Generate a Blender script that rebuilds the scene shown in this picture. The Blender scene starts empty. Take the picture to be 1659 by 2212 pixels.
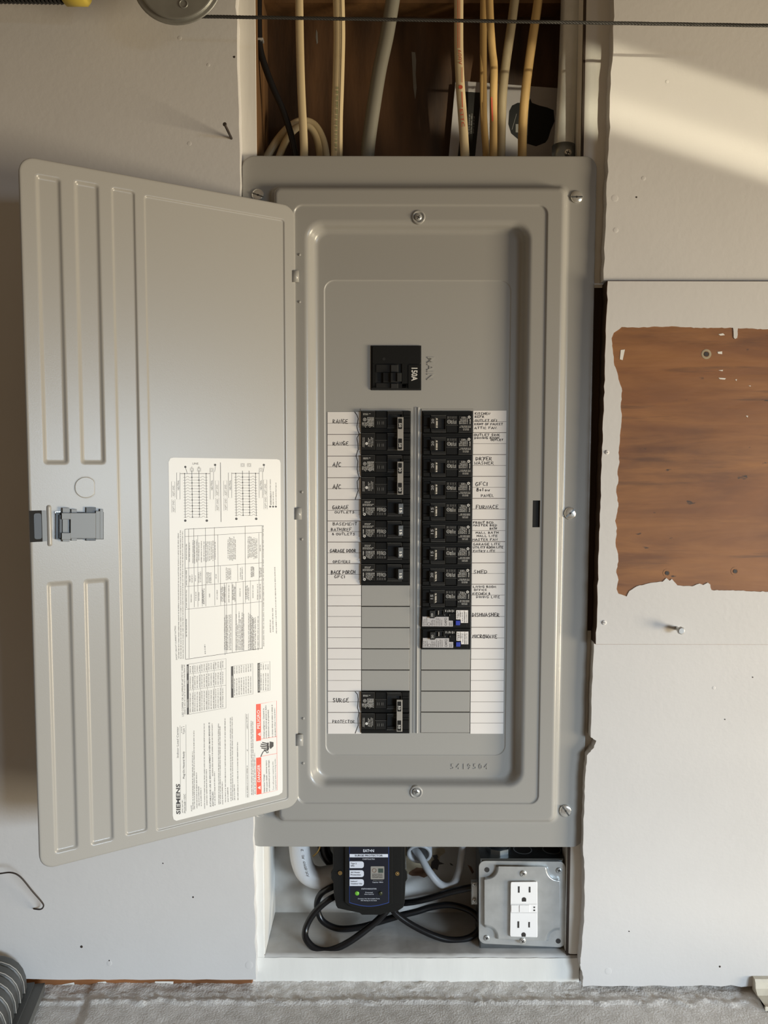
import bpy, bmesh, math, random
from mathutils import Vector, Matrix
from mathutils.geometry import tessellate_polygon
random.seed(7)
# ------------------------------------------------------------------ camera
FPX, CX, CY = 1661.0, 829.5, 1106.0
PITCH = math.radians(3.931); ROLL = math.radians(-0.0948)
CAM = Vector((0.0, -0.9077, 0.645))
cp, sp, cr, sr = math.cos(PITCH), math.sin(PITCH), math.cos(ROLL), math.sin(ROLL)
scene = bpy.context.scene
col = scene.collection
cam_d = bpy.data.cameras.new('camera'); cam = bpy.data.objects.new('camera', cam_d); col.objects.link(cam)
cam_d.sensor_fit = 'HORIZONTAL'; cam_d.sensor_width = 36.0; cam_d.lens = 36.0 * FPX / 1659.0
cam_d.clip_start = 0.02; cam_d.clip_end = 50
_r = Vector((cr, -sr * sp, -sr * cp)); _d = Vector((-sr, -cr * sp, -cr * cp)); _f = Vector((0, cp, -sp))
cam.matrix_world = Matrix(((_r.x, -_d.x, -_f.x, CAM.x), (_r.y, -_d.y, -_f.y, CAM.y), (_r.z, -_d.z, -_f.z, CAM.z), (0, 0, 0, 1)))
scene.camera = cam
# ------------------------------------------------------------------ world and light
vs = scene.view_settings
vs.view_transform = 'Standard'; vs.look = 'None'; vs.gamma = 1.0; vs.use_curve_mapping = False
vs.exposure = 0.04
w = bpy.data.worlds.new('garage_ambient'); scene.world = w; w.use_nodes = True
w.node_tree.nodes['Background'].inputs[0].default_value = (1.0, 0.72, 0.45, 1)
w.node_tree.nodes['Background'].inputs[1].default_value = 0.138
def area(name, loc, target, sx, sy, power, color, spread=180):
    l = bpy.data.lights.new(name, 'AREA'); l.shape = 'RECTANGLE'; l.size = sx; l.size_y = sy
    l.energy = power; l.color = color; l.spread = math.radians(spread)
    o = bpy.data.objects.new(name, l); col.objects.link(o); o.location = loc
    o.rotation_euler = (Vector(target) - Vector(loc)).to_track_quat('-Z', 'Y').to_euler()
    return o
# daylight from the open garage doorway, low and to the right behind the photographer
area('doorway_daylight', (2.3, -2.8, 0.50), (-0.16, 0.0, -0.32), 1.3, 0.7, 8.7, (0.70, 0.85, 1.0), 41)
# warm light returned by the sunlit drive outside the doorway
area('drive_bounce', (2.6, -1.05, 0.05), (0.2, 0.0, 0.85), 0.8, 0.8, 20.5, (1.0, 0.855, 0.62), 90)
# narrow lamps added for a slanting streak of reflected sun on the right wall
def streak(name, tx, tz, w_, h_, power, roll_deg, spread):
    t = Vector((tx, 0, tz)); o = area(name, t + Vector((0.50, -0.86, -0.05)) * 1.25, t, w_, h_, power, (1.0, 0.90, 0.66), spread)
    q = (t - o.location).to_track_quat('-Z', 'Y'); o.rotation_euler = (q @ Matrix.Rotation(math.radians(roll_deg), 3, 'Z').to_quaternion()).to_euler()
streak('streak_lamp', 0.37, CAM.z + 0.378, 0.46, 0.090, 0.062, -18, 1.0)
streak('streak_lamp_bright', 0.37, CAM.z + 0.356, 0.46, 0.026, 0.013, -18, 1.6)

# ------------------------------------------------------------------ projection helpers
def ray(px, py):
    u, v = px - CX, py - CY
    u2, v2 = u * cr - v * sr, u * sr + v * cr
    return Vector((u2, FPX * cp - v2 * sp, -(FPX * sp + v2 * cp)))
def at(px, py, Y):
    r = ray(px, py)
    return CAM + r * ((Y - CAM.y) / r.y)
def wall(Y):                       # drawing surface parallel to the wall; o = distance proud of it
    return lambda x, y, o=0.0: at(x, y, Y - o)
HX, HY = -0.0999, -0.0205
DA = math.radians(31.0)
EU = Vector((-math.cos(DA), -math.sin(DA), 0)); EN = Vector((math.sin(DA), -math.cos(DA), 0))
H0 = Vector((HX, HY, CAM.z))
def door(x, y, o=0.0):             # drawing surface on the open door
    r = ray(x, y)
    t = (EN.dot(H0 + EN * o - CAM)) / EN.dot(r)
    return CAM + r * t
def duv(x, y):
    p = door(x, y) - H0
    return p.dot(EU), p.z
def dp(u, v, o=0.0):
    return H0 + EU * u + Vector((0, 0, v)) + EN * o

# ------------------------------------------------------------------ materials
MATS = {}
def mat(name, color, rough=0.5, metal=0.0, var=0.0, vscale=8.0, bump=0.0, bscale=200.0, col2=None, stretch=None, detail=4.0, emit=None, coat=0.0, spec=0.5, bdist=0.002):
    m = bpy.data.materials.new(name); m.use_nodes = True; MATS[name] = m
    nt = m.node_tree; b = nt.nodes['Principled BSDF']
    b.inputs['Base Color'].default_value = (*color, 1)
    b.inputs['Roughness'].default_value = rough; b.inputs['Metallic'].default_value = metal
    b.inputs['Specular IOR Level'].default_value = spec
    if coat: b.inputs['Coat Weight'].default_value = coat
    if emit:
        b.inputs['Emission Color'].default_value = (*emit[:3], 1); b.inputs['Emission Strength'].default_value = emit[3]
    if var or bump:
        tc = nt.nodes.new('ShaderNodeTexCoord'); mp = nt.nodes.new('ShaderNodeMapping')
        nt.links.new(tc.outputs['Object'], mp.inputs[0])
        if stretch: mp.inputs['Scale'].default_value = stretch
    if var:
        n = nt.nodes.new('ShaderNodeTexNoise'); n.inputs['Scale'].default_value = vscale; n.inputs['Detail'].default_value = detail
        nt.links.new(mp.outputs[0], n.inputs['Vector'])
        cr_ = nt.nodes.new('ShaderNodeValToRGB')
        c2 = col2 or tuple(max(0, c * (1 - var)) for c in color)
        cr_.color_ramp.elements[0].position = 0.33; cr_.color_ramp.elements[0].color = (*c2, 1)
        cr_.color_ramp.elements[1].position = 0.64; cr_.color_ramp.elements[1].color = (*color, 1)
        nt.links.new(n.outputs[0], cr_.inputs[0]); nt.links.new(cr_.outputs[0], b.inputs['Base Color'])
    if bump:
        n2 = nt.nodes.new('ShaderNodeTexNoise'); n2.inputs['Scale'].default_value = bscale; n2.inputs['Detail'].default_value = 3
        nt.links.new(mp.outputs[0], n2.inputs['Vector'])
        bp = nt.nodes.new('ShaderNodeBump'); bp.inputs['Strength'].default_value = bump; bp.inputs['Distance'].default_value = bdist
        nt.links.new(n2.outputs[0], bp.inputs['Height']); nt.links.new(bp.outputs[0], b.inputs['Normal'])
    return m
mat('wall_paint', (0.63, 0.615, 0.60), 0.55, var=0.05, vscale=6, bump=0.08, bscale=160)
mat('trim_paint', (0.78, 0.76, 0.71), 0.45, var=0.10, vscale=14, bump=0.25, bscale=60, stretch=(1, 1, .25))
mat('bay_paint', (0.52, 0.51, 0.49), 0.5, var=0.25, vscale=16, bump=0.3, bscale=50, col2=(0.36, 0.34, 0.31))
mat('grey_enamel', (0.335, 0.325, 0.302), 0.27, bump=0.03, bscale=900, spec=0.5)
mat('grey_enamel_plate', (0.360, 0.350, 0.325), 0.42, bump=0.03, bscale=900)
mat('door_enamel', (0.345, 0.333, 0.308), 0.30, bump=0.03, bscale=900, spec=0.5)
mat('black_plastic', (0.009, 0.009, 0.0085), 0.46, bump=0.05, bscale=800, spec=0.22)
mat('black_matte', (0.006, 0.006, 0.006), 0.8)
mat('dark_block', (0.015, 0.0145, 0.0135), 0.5, spec=0.25)
mat('handle_plastic', (0.024, 0.024, 0.023), 0.45, spec=0.4)
mat('tie_bar', (0.33, 0.31, 0.28), 0.4)
mat('print_white', (0.62, 0.60, 0.56), 0.6)
mat('print_dim', (0.20, 0.195, 0.18), 0.6)
mat('paper', (0.82, 0.78, 0.74), 0.6, var=0.03, vscale=20)
mat('sticker', (0.70, 0.69, 0.66), 0.35)
mat('ink', (0.035, 0.028, 0.025), 0.6)
mat('print_line', (0.13, 0.105, 0.09), 0.6)
mat('print_black', (0.03, 0.027, 0.027), 0.5)
mat('fine_print', (0.11, 0.10, 0.095), 0.5)
mat('safety_red', (0.80, 0.085, 0.045), 0.4)
mat('foil_label', (0.72, 0.70, 0.70), 0.25, metal=0.35)
mat('blue_button', (0.035, 0.06, 0.42), 0.4)
mat('zinc', (0.75, 0.75, 0.72), 0.22, metal=0.75, bump=0.05, bscale=300)
mat('galvanised', (0.60, 0.61, 0.60), 0.34, metal=0.6, var=0.18, vscale=40, bump=0.05, bscale=200)
mat('conduit_steel', (0.74, 0.75, 0.72), 0.34, metal=0.30, var=0.12, vscale=40)
mat('galv_dark', (0.30, 0.33, 0.35), 0.35, metal=1.0, var=0.3, vscale=30)
mat('brass', (0.62, 0.42, 0.16), 0.3, metal=1.0)
mat('latch_plastic', (0.19, 0.20, 0.205), 0.40)
mat('latch_dark', (0.045, 0.048, 0.05), 0.4)
mat('cream_cable', (0.62, 0.50, 0.30), 0.45, var=0.15, vscale=20, stretch=(1, 1, .2))
mat('tan_cable', (0.50, 0.33, 0.13), 0.45, var=0.2, vscale=20, stretch=(1, 1, .2))
mat('grey_cable', (0.20, 0.19, 0.155), 0.42, var=0.15, vscale=25, stretch=(1, 1, .3))
mat('putty_cable', (0.33, 0.27, 0.17), 0.45, var=0.15, vscale=20, stretch=(1, 1, .2))
mat('white_cable', (0.62, 0.61, 0.60), 0.42)
mat('light_grey_cable', (0.42, 0.43, 0.44), 0.42)
mat('black_cable', (0.007, 0.007, 0.008), 0.26, spec=0.4)
mat('red_print', (0.45, 0.07, 0.03), 0.6)
mat('green_print', (0.20, 0.24, 0.12), 0.6)
mat('bare_sheathing', (0.135, 0.066, 0.026), 0.7, var=0.8, vscale=16, bump=0.4, bscale=60, col2=(0.026, 0.012, 0.005), stretch=(1.6, 1, .30), detail=7)
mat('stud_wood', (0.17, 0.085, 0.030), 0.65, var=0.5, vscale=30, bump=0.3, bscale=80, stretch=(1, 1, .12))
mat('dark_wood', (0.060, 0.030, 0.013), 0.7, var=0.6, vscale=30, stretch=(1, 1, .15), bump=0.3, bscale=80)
mat('sill_wood', (0.30, 0.12, 0.04), 0.65, var=0.7, vscale=30, stretch=(.25, 1, 1), bump=0.4, bscale=60)
mat('bare_patch', (0.16, 0.075, 0.035), 0.7, var=0.5, vscale=60)
mat('cream_patch', (0.40, 0.33, 0.22), 0.7, var=0.35, vscale=60)
mat('concrete', (0.80, 0.78, 0.75), 0.85, var=0.22, vscale=60, bump=0.7, bscale=420, col2=(0.63, 0.605, 0.57), detail=8, bdist=0.0012)
mat('leaflet_paper', (0.42, 0.40, 0.40), 0.5)
mat('ivory_plastic', (0.66, 0.61, 0.50), 0.45, var=0.15, vscale=60)
mat('white_plastic', (0.85, 0.84, 0.83), 0.28)
mat('slot_dark', (0.03, 0.025, 0.022), 0.6)
mat('pulley_steel', (0.34, 0.34, 0.31), 0.42, metal=0.6, var=0.2, vscale=30)
mat('rope_steel', (0.055, 0.052, 0.048), 0.55, metal=0.5)
mat('spring_steel', (0.022, 0.021, 0.02), 0.5, metal=0.4)
mat('yellow_plastic', (0.55, 0.42, 0.06), 0.5)
mat('rusty_nail', (0.055, 0.042, 0.035), 0.6, metal=0.4)
mat('case_plastic', (0.055, 0.056, 0.053), 0.45, bump=0.1, bscale=300)
mat('case_base', (0.10, 0.10, 0.092), 0.5)
mat('blue_border', (0.025, 0.055, 0.22), 0.35)
mat('navy_label', (0.008, 0.010, 0.018), 0.35)
mat('label_white', (0.62, 0.66, 0.74), 0.4)
mat('hologram', (0.33, 0.32, 0.29), 0.35, metal=0.3)
mat('hologram_dark', (0.04, 0.06, 0.05), 0.35)
mat('led_green', (0.06, 0.20, 0.02), 0.25, emit=(0.22, 0.62, 0.06, 0.35))
mat('led_off', (0.03, 0.035, 0.015), 0.25)
mat('enclosure_steel', (0.10, 0.10, 0.095), 0.5)
def plywood_material():
    m = mat('plywood', (0.36, 0.155, 0.045), 0.55, bump=0.25, bscale=70, stretch=(.3, 1, 1))
    nt = m.node_tree; b = nt.nodes['Principled BSDF']
    tc = nt.nodes.new('ShaderNodeTexCoord')
    def noise(scale, sc, det, lo, hi, rough=0.6, dist=0.0):
        mp = nt.nodes.new('ShaderNodeMapping'); mp.inputs['Scale'].default_value = sc
        nt.links.new(tc.outputs['Object'], mp.inputs[0])
        n = nt.nodes.new('ShaderNodeTexNoise'); n.inputs['Scale'].default_value = scale; n.inputs['Detail'].default_value = det
        n.inputs['Roughness'].default_value = rough; n.inputs['Distortion'].default_value = dist
        nt.links.new(mp.outputs[0], n.inputs['Vector'])
        mr = nt.nodes.new('ShaderNodeMapRange'); mr.inputs[1].default_value = lo; mr.inputs[2].default_value = hi
        nt.links.new(n.outputs[0], mr.inputs[0]); return mr.outputs[0]
    def mix(fac, a, c):
        mx = nt.nodes.new('ShaderNodeMix'); mx.data_type = 'RGBA'
        nt.links.new(fac, mx.inputs['Factor'])
        for s, v in ((6, a), (7, c)):
            if isinstance(v, tuple): mx.inputs[s].default_value = (*v, 1)
            else: nt.links.new(v, mx.inputs[s])
        return mx.outputs[2]
    c1 = mix(noise(7, (.35, 1, 1.0), 5, .36, .66, dist=.6), (0.125, 0.046, 0.013), (0.255, 0.096, 0.023))
    c2 = mix(noise(26, (.16, 1, 1.6), 6, .40, .70, dist=.4), c1, (0.31, 0.132, 0.036))
    c3 = mix(noise(60, (.10, 1, 1.4), 7, .60, .78), c2, (0.065, 0.025, 0.009))
    c4 = mix(noise(95, (.45, 1, 1.0), 3, .69, .74), c3, (0.045, 0.022, 0.011))
    nt.links.new(c4, b.inputs['Base Color'])
plywood_material()

# ------------------------------------------------------------------ mesh builder
class MB:
    def __init__(s): s.v = []; s.f = []; s.m = []; s.sm = []; s.mats = []
    def mi(s, name):
        if name not in s.mats: s.mats.append(name)
        return s.mats.index(name)
    def vert(s, p): s.v.append(Vector(p)); return len(s.v) - 1
    def face(s, idx, m, smooth=False): s.f.append(tuple(idx)); s.m.append(s.mi(m)); s.sm.append(smooth)
    def poly(s, pts, m, smooth=False): s.face([s.vert(p) for p in pts], m, smooth)
    def loops(s, loops, m, smooth=True, closed=True):
        ids = [[s.vert(p) for p in lp] for lp in loops]; n = len(loops[0])
        for a, b in zip(ids, ids[1:]):
            for i in range(n if closed else n - 1):
                j = (i + 1) % n; s.face((a[i], a[j], b[j], b[i]), m, smooth)
        return ids
    def tess(s, loops2, fn, m):             # flat polygon with holes; loops of 2D points mapped by fn
        pts = [p for l in loops2 for p in l]
        tris = tessellate_polygon([[Vector((p[0], p[1], 0)) for p in l] for l in loops2])
        ids = [s.vert(fn(p[0], p[1])) for p in pts]
        for t in tris: s.face([ids[i] for i in t], m)
    def box(s, lo, hi, m, bev=0.0):
        (x0, y0, z0), (x1, y1, z1) = lo, hi
        if bev <= 0:
            q = [s.vert(p) for p in ((x0,y0,z0),(x1,y0,z0),(x1,y1,z0),(x0,y1,z0),(x0,y0,z1),(x1,y0,z1),(x1,y1,z1),(x0,y1,z1))]
            for f in ((0,1,2,3),(4,7,6,5),(0,4,5,1),(1,5,6,2),(2,6,7,3),(3,7,4,0)): s.face([q[i] for i in f], m)
        else:
            b = bev
            def lp(y, e): return [(x0+e,y,z0+e),(x1-e,y,z0+e),(x1-e,y,z1-e),(x0+e,y,z1-e)]
            L = [lp(y0, b), lp(y0+b, 0), lp(y1-b, 0), lp(y1, b)]
            ids = s.loops(L, m, False); s.face(ids[0], m); s.face(ids[-1][::-1], m)
    def block(s, S, x0, y0, x1, y1, o0, o1, m, bev=0.0, r=0.0, mtop=None, n=5):   # slab on a drawing surface between offsets
        if r > 0: lp = rr(x0, y0, x1, y1, r, n)
        else: lp = [(x0, y0), (x1, y0), (x1, y1), (x0, y1)]
        cx, cy = (x0 + x1) / 2, (y0 + y1) / 2
        def ins(e): return [(p[0] + (e if p[0] < cx else -e), p[1] + (e if p[1] < cy else -e)) for p in lp]
        L = [[S(*p, o0) for p in lp]]
        if bev > 0:
            L += [[S(*p, o1 - bev * .0006) for p in lp], [S(*p, o1) for p in ins(bev)]]
        else: L += [[S(*p, o1) for p in lp]]
        ids = s.loops(L, m, False); s.face(ids[-1], mtop or m)
        return ids
    def rect(s, S, x0, y0, x1, y1, m, o=0.0): s.poly([S(x0,y0,o), S(x1,y0,o), S(x1,y1,o), S(x0,y1,o)], m)
    def pline(s, S, pts, wd, m, o=0.0, closed=False):
        n = len(pts); L = []
        for i, p in enumerate(pts):
            a = pts[i-1] if (i > 0 or closed) else p; b = pts[(i+1) % n] if (i < n-1 or closed) else p
            dx, dy = b[0]-a[0], b[1]-a[1]; l = math.hypot(dx, dy) or 1
            nx, ny = -dy/l*wd/2, dx/l*wd/2
            L.append([S(p[0]+nx, p[1]+ny, o), S(p[0]-nx, p[1]-ny, o)])
        if closed: L.append(L[0])
        s.loops(L, m, False, closed=False)
    def circ(s, S, x, y, r, m, o=0.0, n=16): s.poly([S(x+r*math.cos(2*math.pi*i/n), y+r*math.sin(2*math.pi*i/n), o) for i in range(n)], m)
    def ring(s, S, x, y, r, wd, m, o=0.0, n=18): s.pline(S, [(x+r*math.cos(2*math.pi*i/n), y+r*math.sin(2*math.pi*i/n)) for i in range(n)], wd, m, o, True)
    def dome(s, S, x, y, r, h, m, o=0.0, n=14, k=4):
        L = []
        for j in range(k):
            a = j / k * math.pi / 2
            L.append([S(x+r*math.cos(a)*math.cos(2*math.pi*i/n), y+r*math.cos(a)*math.sin(2*math.pi*i/n), o+h*math.sin(a)) for i in range(n)])
        ids = s.loops(L, m, True); t = s.vert(S(x, y, o+h))
        for i in range(n): s.face((ids[-1][i], ids[-1][(i+1) % n], t), m, True)
    def tube(s, path, rad, m, seg=10, flat=1.0, cap=True, updir=None, smooth=True):
        n = len(path); L = []; prev = None
        for i, p in enumerate(path):
            t = (path[min(i+1, n-1)] - path[max(i-1, 0)]).normalized()
            up = updir or Vector((0, -1, 0))
            if prev is None:
                b = t.cross(up)
                if b.length < 1e-4: b = t.cross(Vector((1, 0, 0)))
                b.normalize()
            else:
                b = prev - t * prev.dot(t); b.normalize()
            prev = b; nn = b.cross(t).normalized()
            r = rad[i] if isinstance(rad, (list, tuple)) else rad
            L.append([p + b * (math.cos(2*math.pi*k/seg) * r) + nn * (math.sin(2*math.pi*k/seg) * r * flat) for k in range(seg)])
        ids = s.loops(L, m, smooth)
        if cap: s.face(ids[0][::-1], m); s.face(ids[-1], m)
    def text(s, S, body, p0, p1, h, m, o=0.0, bold=0.0, ext=0.0, res=2):
        key = (body, bold, res)
        if key not in TXT:
            c = bpy.data.curves.new('t', 'FONT'); c.body = body; c.size = 1; c.resolution_u = res; c.offset = bold; c.fill_mode = 'FRONT'
            ob = bpy.data.objects.new('t', c); me = bpy.data.meshes.new_from_object(ob)
            vv = [(q.co.x, q.co.y) for q in me.vertices]; ff = [tuple(q.vertices) for q in me.polygons]
            bpy.data.objects.remove(ob); bpy.data.curves.remove(c); bpy.data.meshes.remove(me)
            TXT[key] = (vv, ff)
        vv, ff = TXT[key]
        if not vv: return
        x0 = min(q[0] for q in vv); x1 = max(q[0] for q in vv)
        ch = 0.70
        dx, dy = p1[0]-p0[0], p1[1]-p0[1]; l = math.hypot(dx, dy); ux, uy = dy/l, -dx/l
        def mp(q, oo):
            a = (q[0]-x0)/(x1-x0); b = q[1]/ch*h
            return S(p0[0]+dx*a+ux*b, p0[1]+dy*a+uy*b, oo)
        ids = [s.vert(mp(q, o+ext)) for q in vv]
        for f in ff: s.face([ids[i] for i in f], m)
        if ext:
            cnt = {}
            for f in ff:
                for i in range(len(f)):
                    e = (f[i], f[(i+1) % len(f)]); k = tuple(sorted(e)); cnt.setdefault(k, []).append(e)
            lo = [s.vert(mp(q, o)) for q in vv]
            for k, e in cnt.items():
                if len(e) == 1: a, b = e[0]; s.face((ids[a], ids[b], lo[b], lo[a]), m)
    def hand(s, S, body, x0, x1, base, h, m, wd=1.25, o=0.0, slope=0.0, rnd=0.05):
        adv = []
        for ch in body: adv.append(0.45 if ch == ' ' else (0.35 if ch in ".I1" else (0.55 if ch == '/' else 0.85)))
        tot = sum(adv); sc = (x1-x0)/tot; x = x0
        for ch, a in zip(body, adv):
            jy = random.uniform(-.06, .06)*h
            for st in STROKE.get(ch, []):
                pts = []
                for (qx, qy) in st:
                    qx += random.uniform(-rnd, rnd); qy += random.uniform(-rnd, rnd)
                    px = x + qx*sc*0.72*(a/0.85 if a > .5 else .6) + qy*h*0.06
                    pts.append((px, base - qy*h + jy + slope*(px-x0)))
                s.pline(S, pts, wd*random.uniform(.85, 1.15), m, o)
            x += a*sc
    def fine(s, S, p0, p1, h, m, o=0.0, dens=0.62, wmin=2, wmax=9):     # illegible small print: ticks grouped in words
        dx, dy = p1[0]-p0[0], p1[1]-p0[1]; l = math.hypot(dx, dy)
        if l < 1: return
        ux, uy = dx/l, dy/l; vx, vy = uy, -ux
        t = 0.0; cw = h*0.62; left = random.randint(wmin, wmax)
        while t + cw*.6 < l:
            if left == 0:
                t += cw*0.8; left = random.randint(wmin, wmax); continue
            wd = cw*random.uniform(.45, .72); a = random.uniform(0, .15)*h; b = h*random.uniform(.78, 1.05)
            q = [(t, a), (t+wd, a), (t+wd, b), (t, b)]
            s.poly([S(p0[0]+ux*i+vx*j, p0[1]+uy*i+vy*j, o) for i, j in q], m)
            t += cw; left -= 1
    def build(s, name, parent=None, kind=None, recalc=False):
        me = bpy.data.meshes.new(name)
        off = origin(parent)
        me.from_pydata([tuple(p - off) for p in s.v], [], s.f)
        for n in s.mats: me.materials.append(MATS[n])
        me.polygons.foreach_set('material_index', s.m); me.polygons.foreach_set('use_smooth', s.sm)
        me.update()
        bm = bmesh.new(); bm.from_mesh(me)
        bmesh.ops.remove_doubles(bm, verts=bm.verts, dist=2e-7)
        bmesh.ops.recalc_face_normals(bm, faces=bm.faces)
        bm.to_mesh(me); bm.free()
        o = bpy.data.objects.new(name, me); col.objects.link(o)
        if parent: o.parent = parent
        if kind: o['kind'] = kind
        return o
TXT = {}
def origin(p):
    v = Vector((0, 0, 0))
    while p is not None: v += p.location; p = p.parent
    return v
def rr(x0, y0, x1, y1, r, n=6):
    if x0 > x1: x0, x1 = x1, x0
    if y0 > y1: y0, y1 = y1, y0
    r = max(1e-5, min(r, (x1-x0)/2-1e-6, (y1-y0)/2-1e-6)); out = []
    for cx, cy, a0 in ((x1-r, y0+r, -90), (x1-r, y1-r, 0), (x0+r, y1-r, 90), (x0+r, y0+r, 180)):
        for i in range(n+1):
            a = math.radians(a0 + 90*i/n); out.append((cx+r*math.cos(a), cy+r*math.sin(a)))
    return out
def circle2(x, y, r, n=20): return [(x+r*math.cos(2*math.pi*i/n), y+r*math.sin(2*math.pi*i/n)) for i in range(n)]
def spline(pts, k=8):
    out = []; n = len(pts)
    for i in range(n-1):
        p0, p1, p2, p3 = pts[max(i-1, 0)], pts[i], pts[i+1], pts[min(i+2, n-1)]
        for j in range(k):
            t = j/k
            out.append(0.5*((2*p1)+(p2-p0)*t+(2*p0-5*p1+4*p2-p3)*t*t+(3*p1-p0-3*p2+p3)*t**3))
    out.append(pts[-1]); return out
def pxpath(pts, k=8): return spline([at(*p) for p in pts], k)
def thing(name, label, cat, loc, group=None):
    o = bpy.data.objects.new(name, None); col.objects.link(o); o.location = loc
    o.empty_display_size = 0.02
    o['label'] = label; o['category'] = cat
    if group: o['group'] = group
    return o
def tag(o, label, cat, group=None):
    o['label'] = label; o['category'] = cat
    if group: o['group'] = group
    return o
def rough_line(a, b, n, amp, seed):
    rnd = random.Random(seed); out = []
    for i in range(n+1):
        t = i/n; j = amp if 0 < i < n else 0
        out.append((a[0]+(b[0]-a[0])*t+rnd.uniform(-j, j), a[1]+(b[1]-a[1])*t+rnd.uniform(-j, j)*.3))
    return out
def slab(mb, outline, y0, y1, m, holes=(), medge=None):      # outline in (X, Z); y0 = front, y1 = back
    mb.tess([outline, *holes], lambda x, z: Vector((x, y0, z)), m)
    for lp in (outline, *holes):
        mb.loops([[Vector((x, y0, z)) for x, z in lp], [Vector((x, y1, z)) for x, z in lp]], medge or m, False)
STROKE = {
 'A': [[(0,0),(.45,1),(.9,0)], [(.2,.38),(.75,.40)]], 'B': [[(.05,0),(.08,1),(.6,.9),(.55,.58),(.1,.52)], [(.1,.52),(.75,.42),(.65,.06),(.05,0)]],
 'C': [[(.85,.85),(.45,1),(.08,.55),(.3,.05),(.9,.12)]], 'D': [[(.05,0),(.05,1),(.7,.78),(.8,.35),(.05,0)]],
 'E': [[(.85,1),(.1,.95),(.1,.02),(.9,.0)], [(.1,.5),(.7,.5)]], 'F': [[(.1,0),(.1,.98),(.9,1)], [(.1,.5),(.7,.52)]],
 'G': [[(.8,.9),(.35,1),(.05,.5),(.3,.02),(.8,.12),(.8,.45),(.5,.45)]], 'H': [[(.05,0),(.08,1)], [(.85,1),(.8,0)], [(.05,.5),(.82,.52)]],
 'I': [[(.3,0),(.3,1)]], 'K': [[(.08,0),(.08,1)], [(.8,1),(.12,.45),(.85,0)]], 'L': [[(.1,1),(.1,.04),(.85,.06)]],
 'M': [[(0,0),(.12,.95),(.45,.35),(.8,1),(.95,0)]], 'N': [[(.05,0),(.1,.95),(.75,.05),(.85,1)]],
 'O': [[(.45,1),(.05,.6),(.2,.06),(.65,.02),(.88,.5),(.45,1)]], 'P': [[(.1,0),(.1,1),(.75,.85),(.65,.5),(.12,.45)]],
 'R': [[(.08,0),(.1,1),(.7,.85),(.6,.55),(.1,.48),(.9,0)]], 'S': [[(.8,.9),(.35,1),(.15,.7),(.7,.38),(.6,.03),(.05,.1)]],
 'T': [[(0,.98),(.9,1)], [(.45,.98),(.42,0)]], 'U': [[(.05,1),(.1,.15),(.5,0),(.8,.2),(.85,1)]], 'V': [[(.05,1),(.45,0),(.85,1)]],
 'W': [[(0,1),(.22,.02),(.45,.6),(.68,.02),(.95,1)]], 'Y': [[(.05,1),(.4,.5)], [(.85,1),(.25,-.2)]], 'X': [[(0,0),(.9,1)], [(0,1),(.9,0)]],
 '/': [[(.15,-.2),(.75,1.15)]], '.': [[(.2,0),(.3,.1)]], '&': [[(.85,.1),(.2,.8),(.5,1),(.6,.75),(.1,.25),(.4,0),(.85,.4)]],
 'b': [[(.1,1),(.1,0),(.6,.1),(.6,.45),(.1,.45)]], 'e': [[(.1,.3),(.7,.35),(.45,.6),(.1,.3),(.35,0),(.75,.1)]], 'l': [[(.3,1),(.3,0)]],
 'o': [[(.4,.55),(.05,.25),(.4,0),(.75,.25),(.4,.55)]], 'w': [[(0,.55),(.2,0),(.45,.4),(.65,0),(.9,.55)]], 'h': [[(.1,1),(.1,0)], [(.1,.45),(.5,.55),(.65,0)]],
}
# ================================================================== the setting
BF = -0.016                                   # front of the wall boards
SHELF = CAM.z - 0.609                         # top of the bottom plate inside the stud bay
XL, XR = -0.146, 0.2258                       # inner faces of the two studs
ZT = 1.45
def xz(px, py, Y): p = at(px, py, Y); return (p.x, p.z)
# left wall board with its ragged cut edge
mb = MB()
e0, e1 = xz(510, 0, BF), xz(553, 2116, BF)
edge = rough_line((e0[0]+(e0[0]-e1[0])*.28, ZT), e1, 90, 0.0011, 3)
zb = e1[1]
bot = [(e1[0]-i*0.02, zb+random.uniform(-.0008, .0008)) for i in range(1, 36)]
slab(mb, edge + bot + [(-0.9, zb), (-0.9, ZT)], BF, 0.0, 'wall_paint')
wl = mb.build('wall_left', kind='structure')
def spot(parent, px, py, Y, r, m='slot_dark', name='nail_hole'):
    b = MB(); S = wall(Y)
    b.dome(S, px, py, r, 0.0005, m, 0.0, n=10, k=2); return b.build(name, parent)
for px, py, r in ((176, 2045, 3.0), (417, 1938, 2.0), (236, 2075, 1.6), (506, 123, 2.6), (352, 1865, 1.4)):
    spot(wl, px, py, BF, r, 'rusty_nail')
def lump(parent, px, py, Y, r, h=.00022, m='wall_paint', name='paint_lump'):
    b = MB(); b.dome(wall(Y), px, py, r, h, m, 0.0, n=12, k=4); return b.build(name, parent)
for px, py, r in ((538, 2085, 9), (236, 2081, 6), (388, 82, 5), (450, 140, 4), (409, 310, 5)):
    lump(wl, px, py, BF, r)
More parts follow.
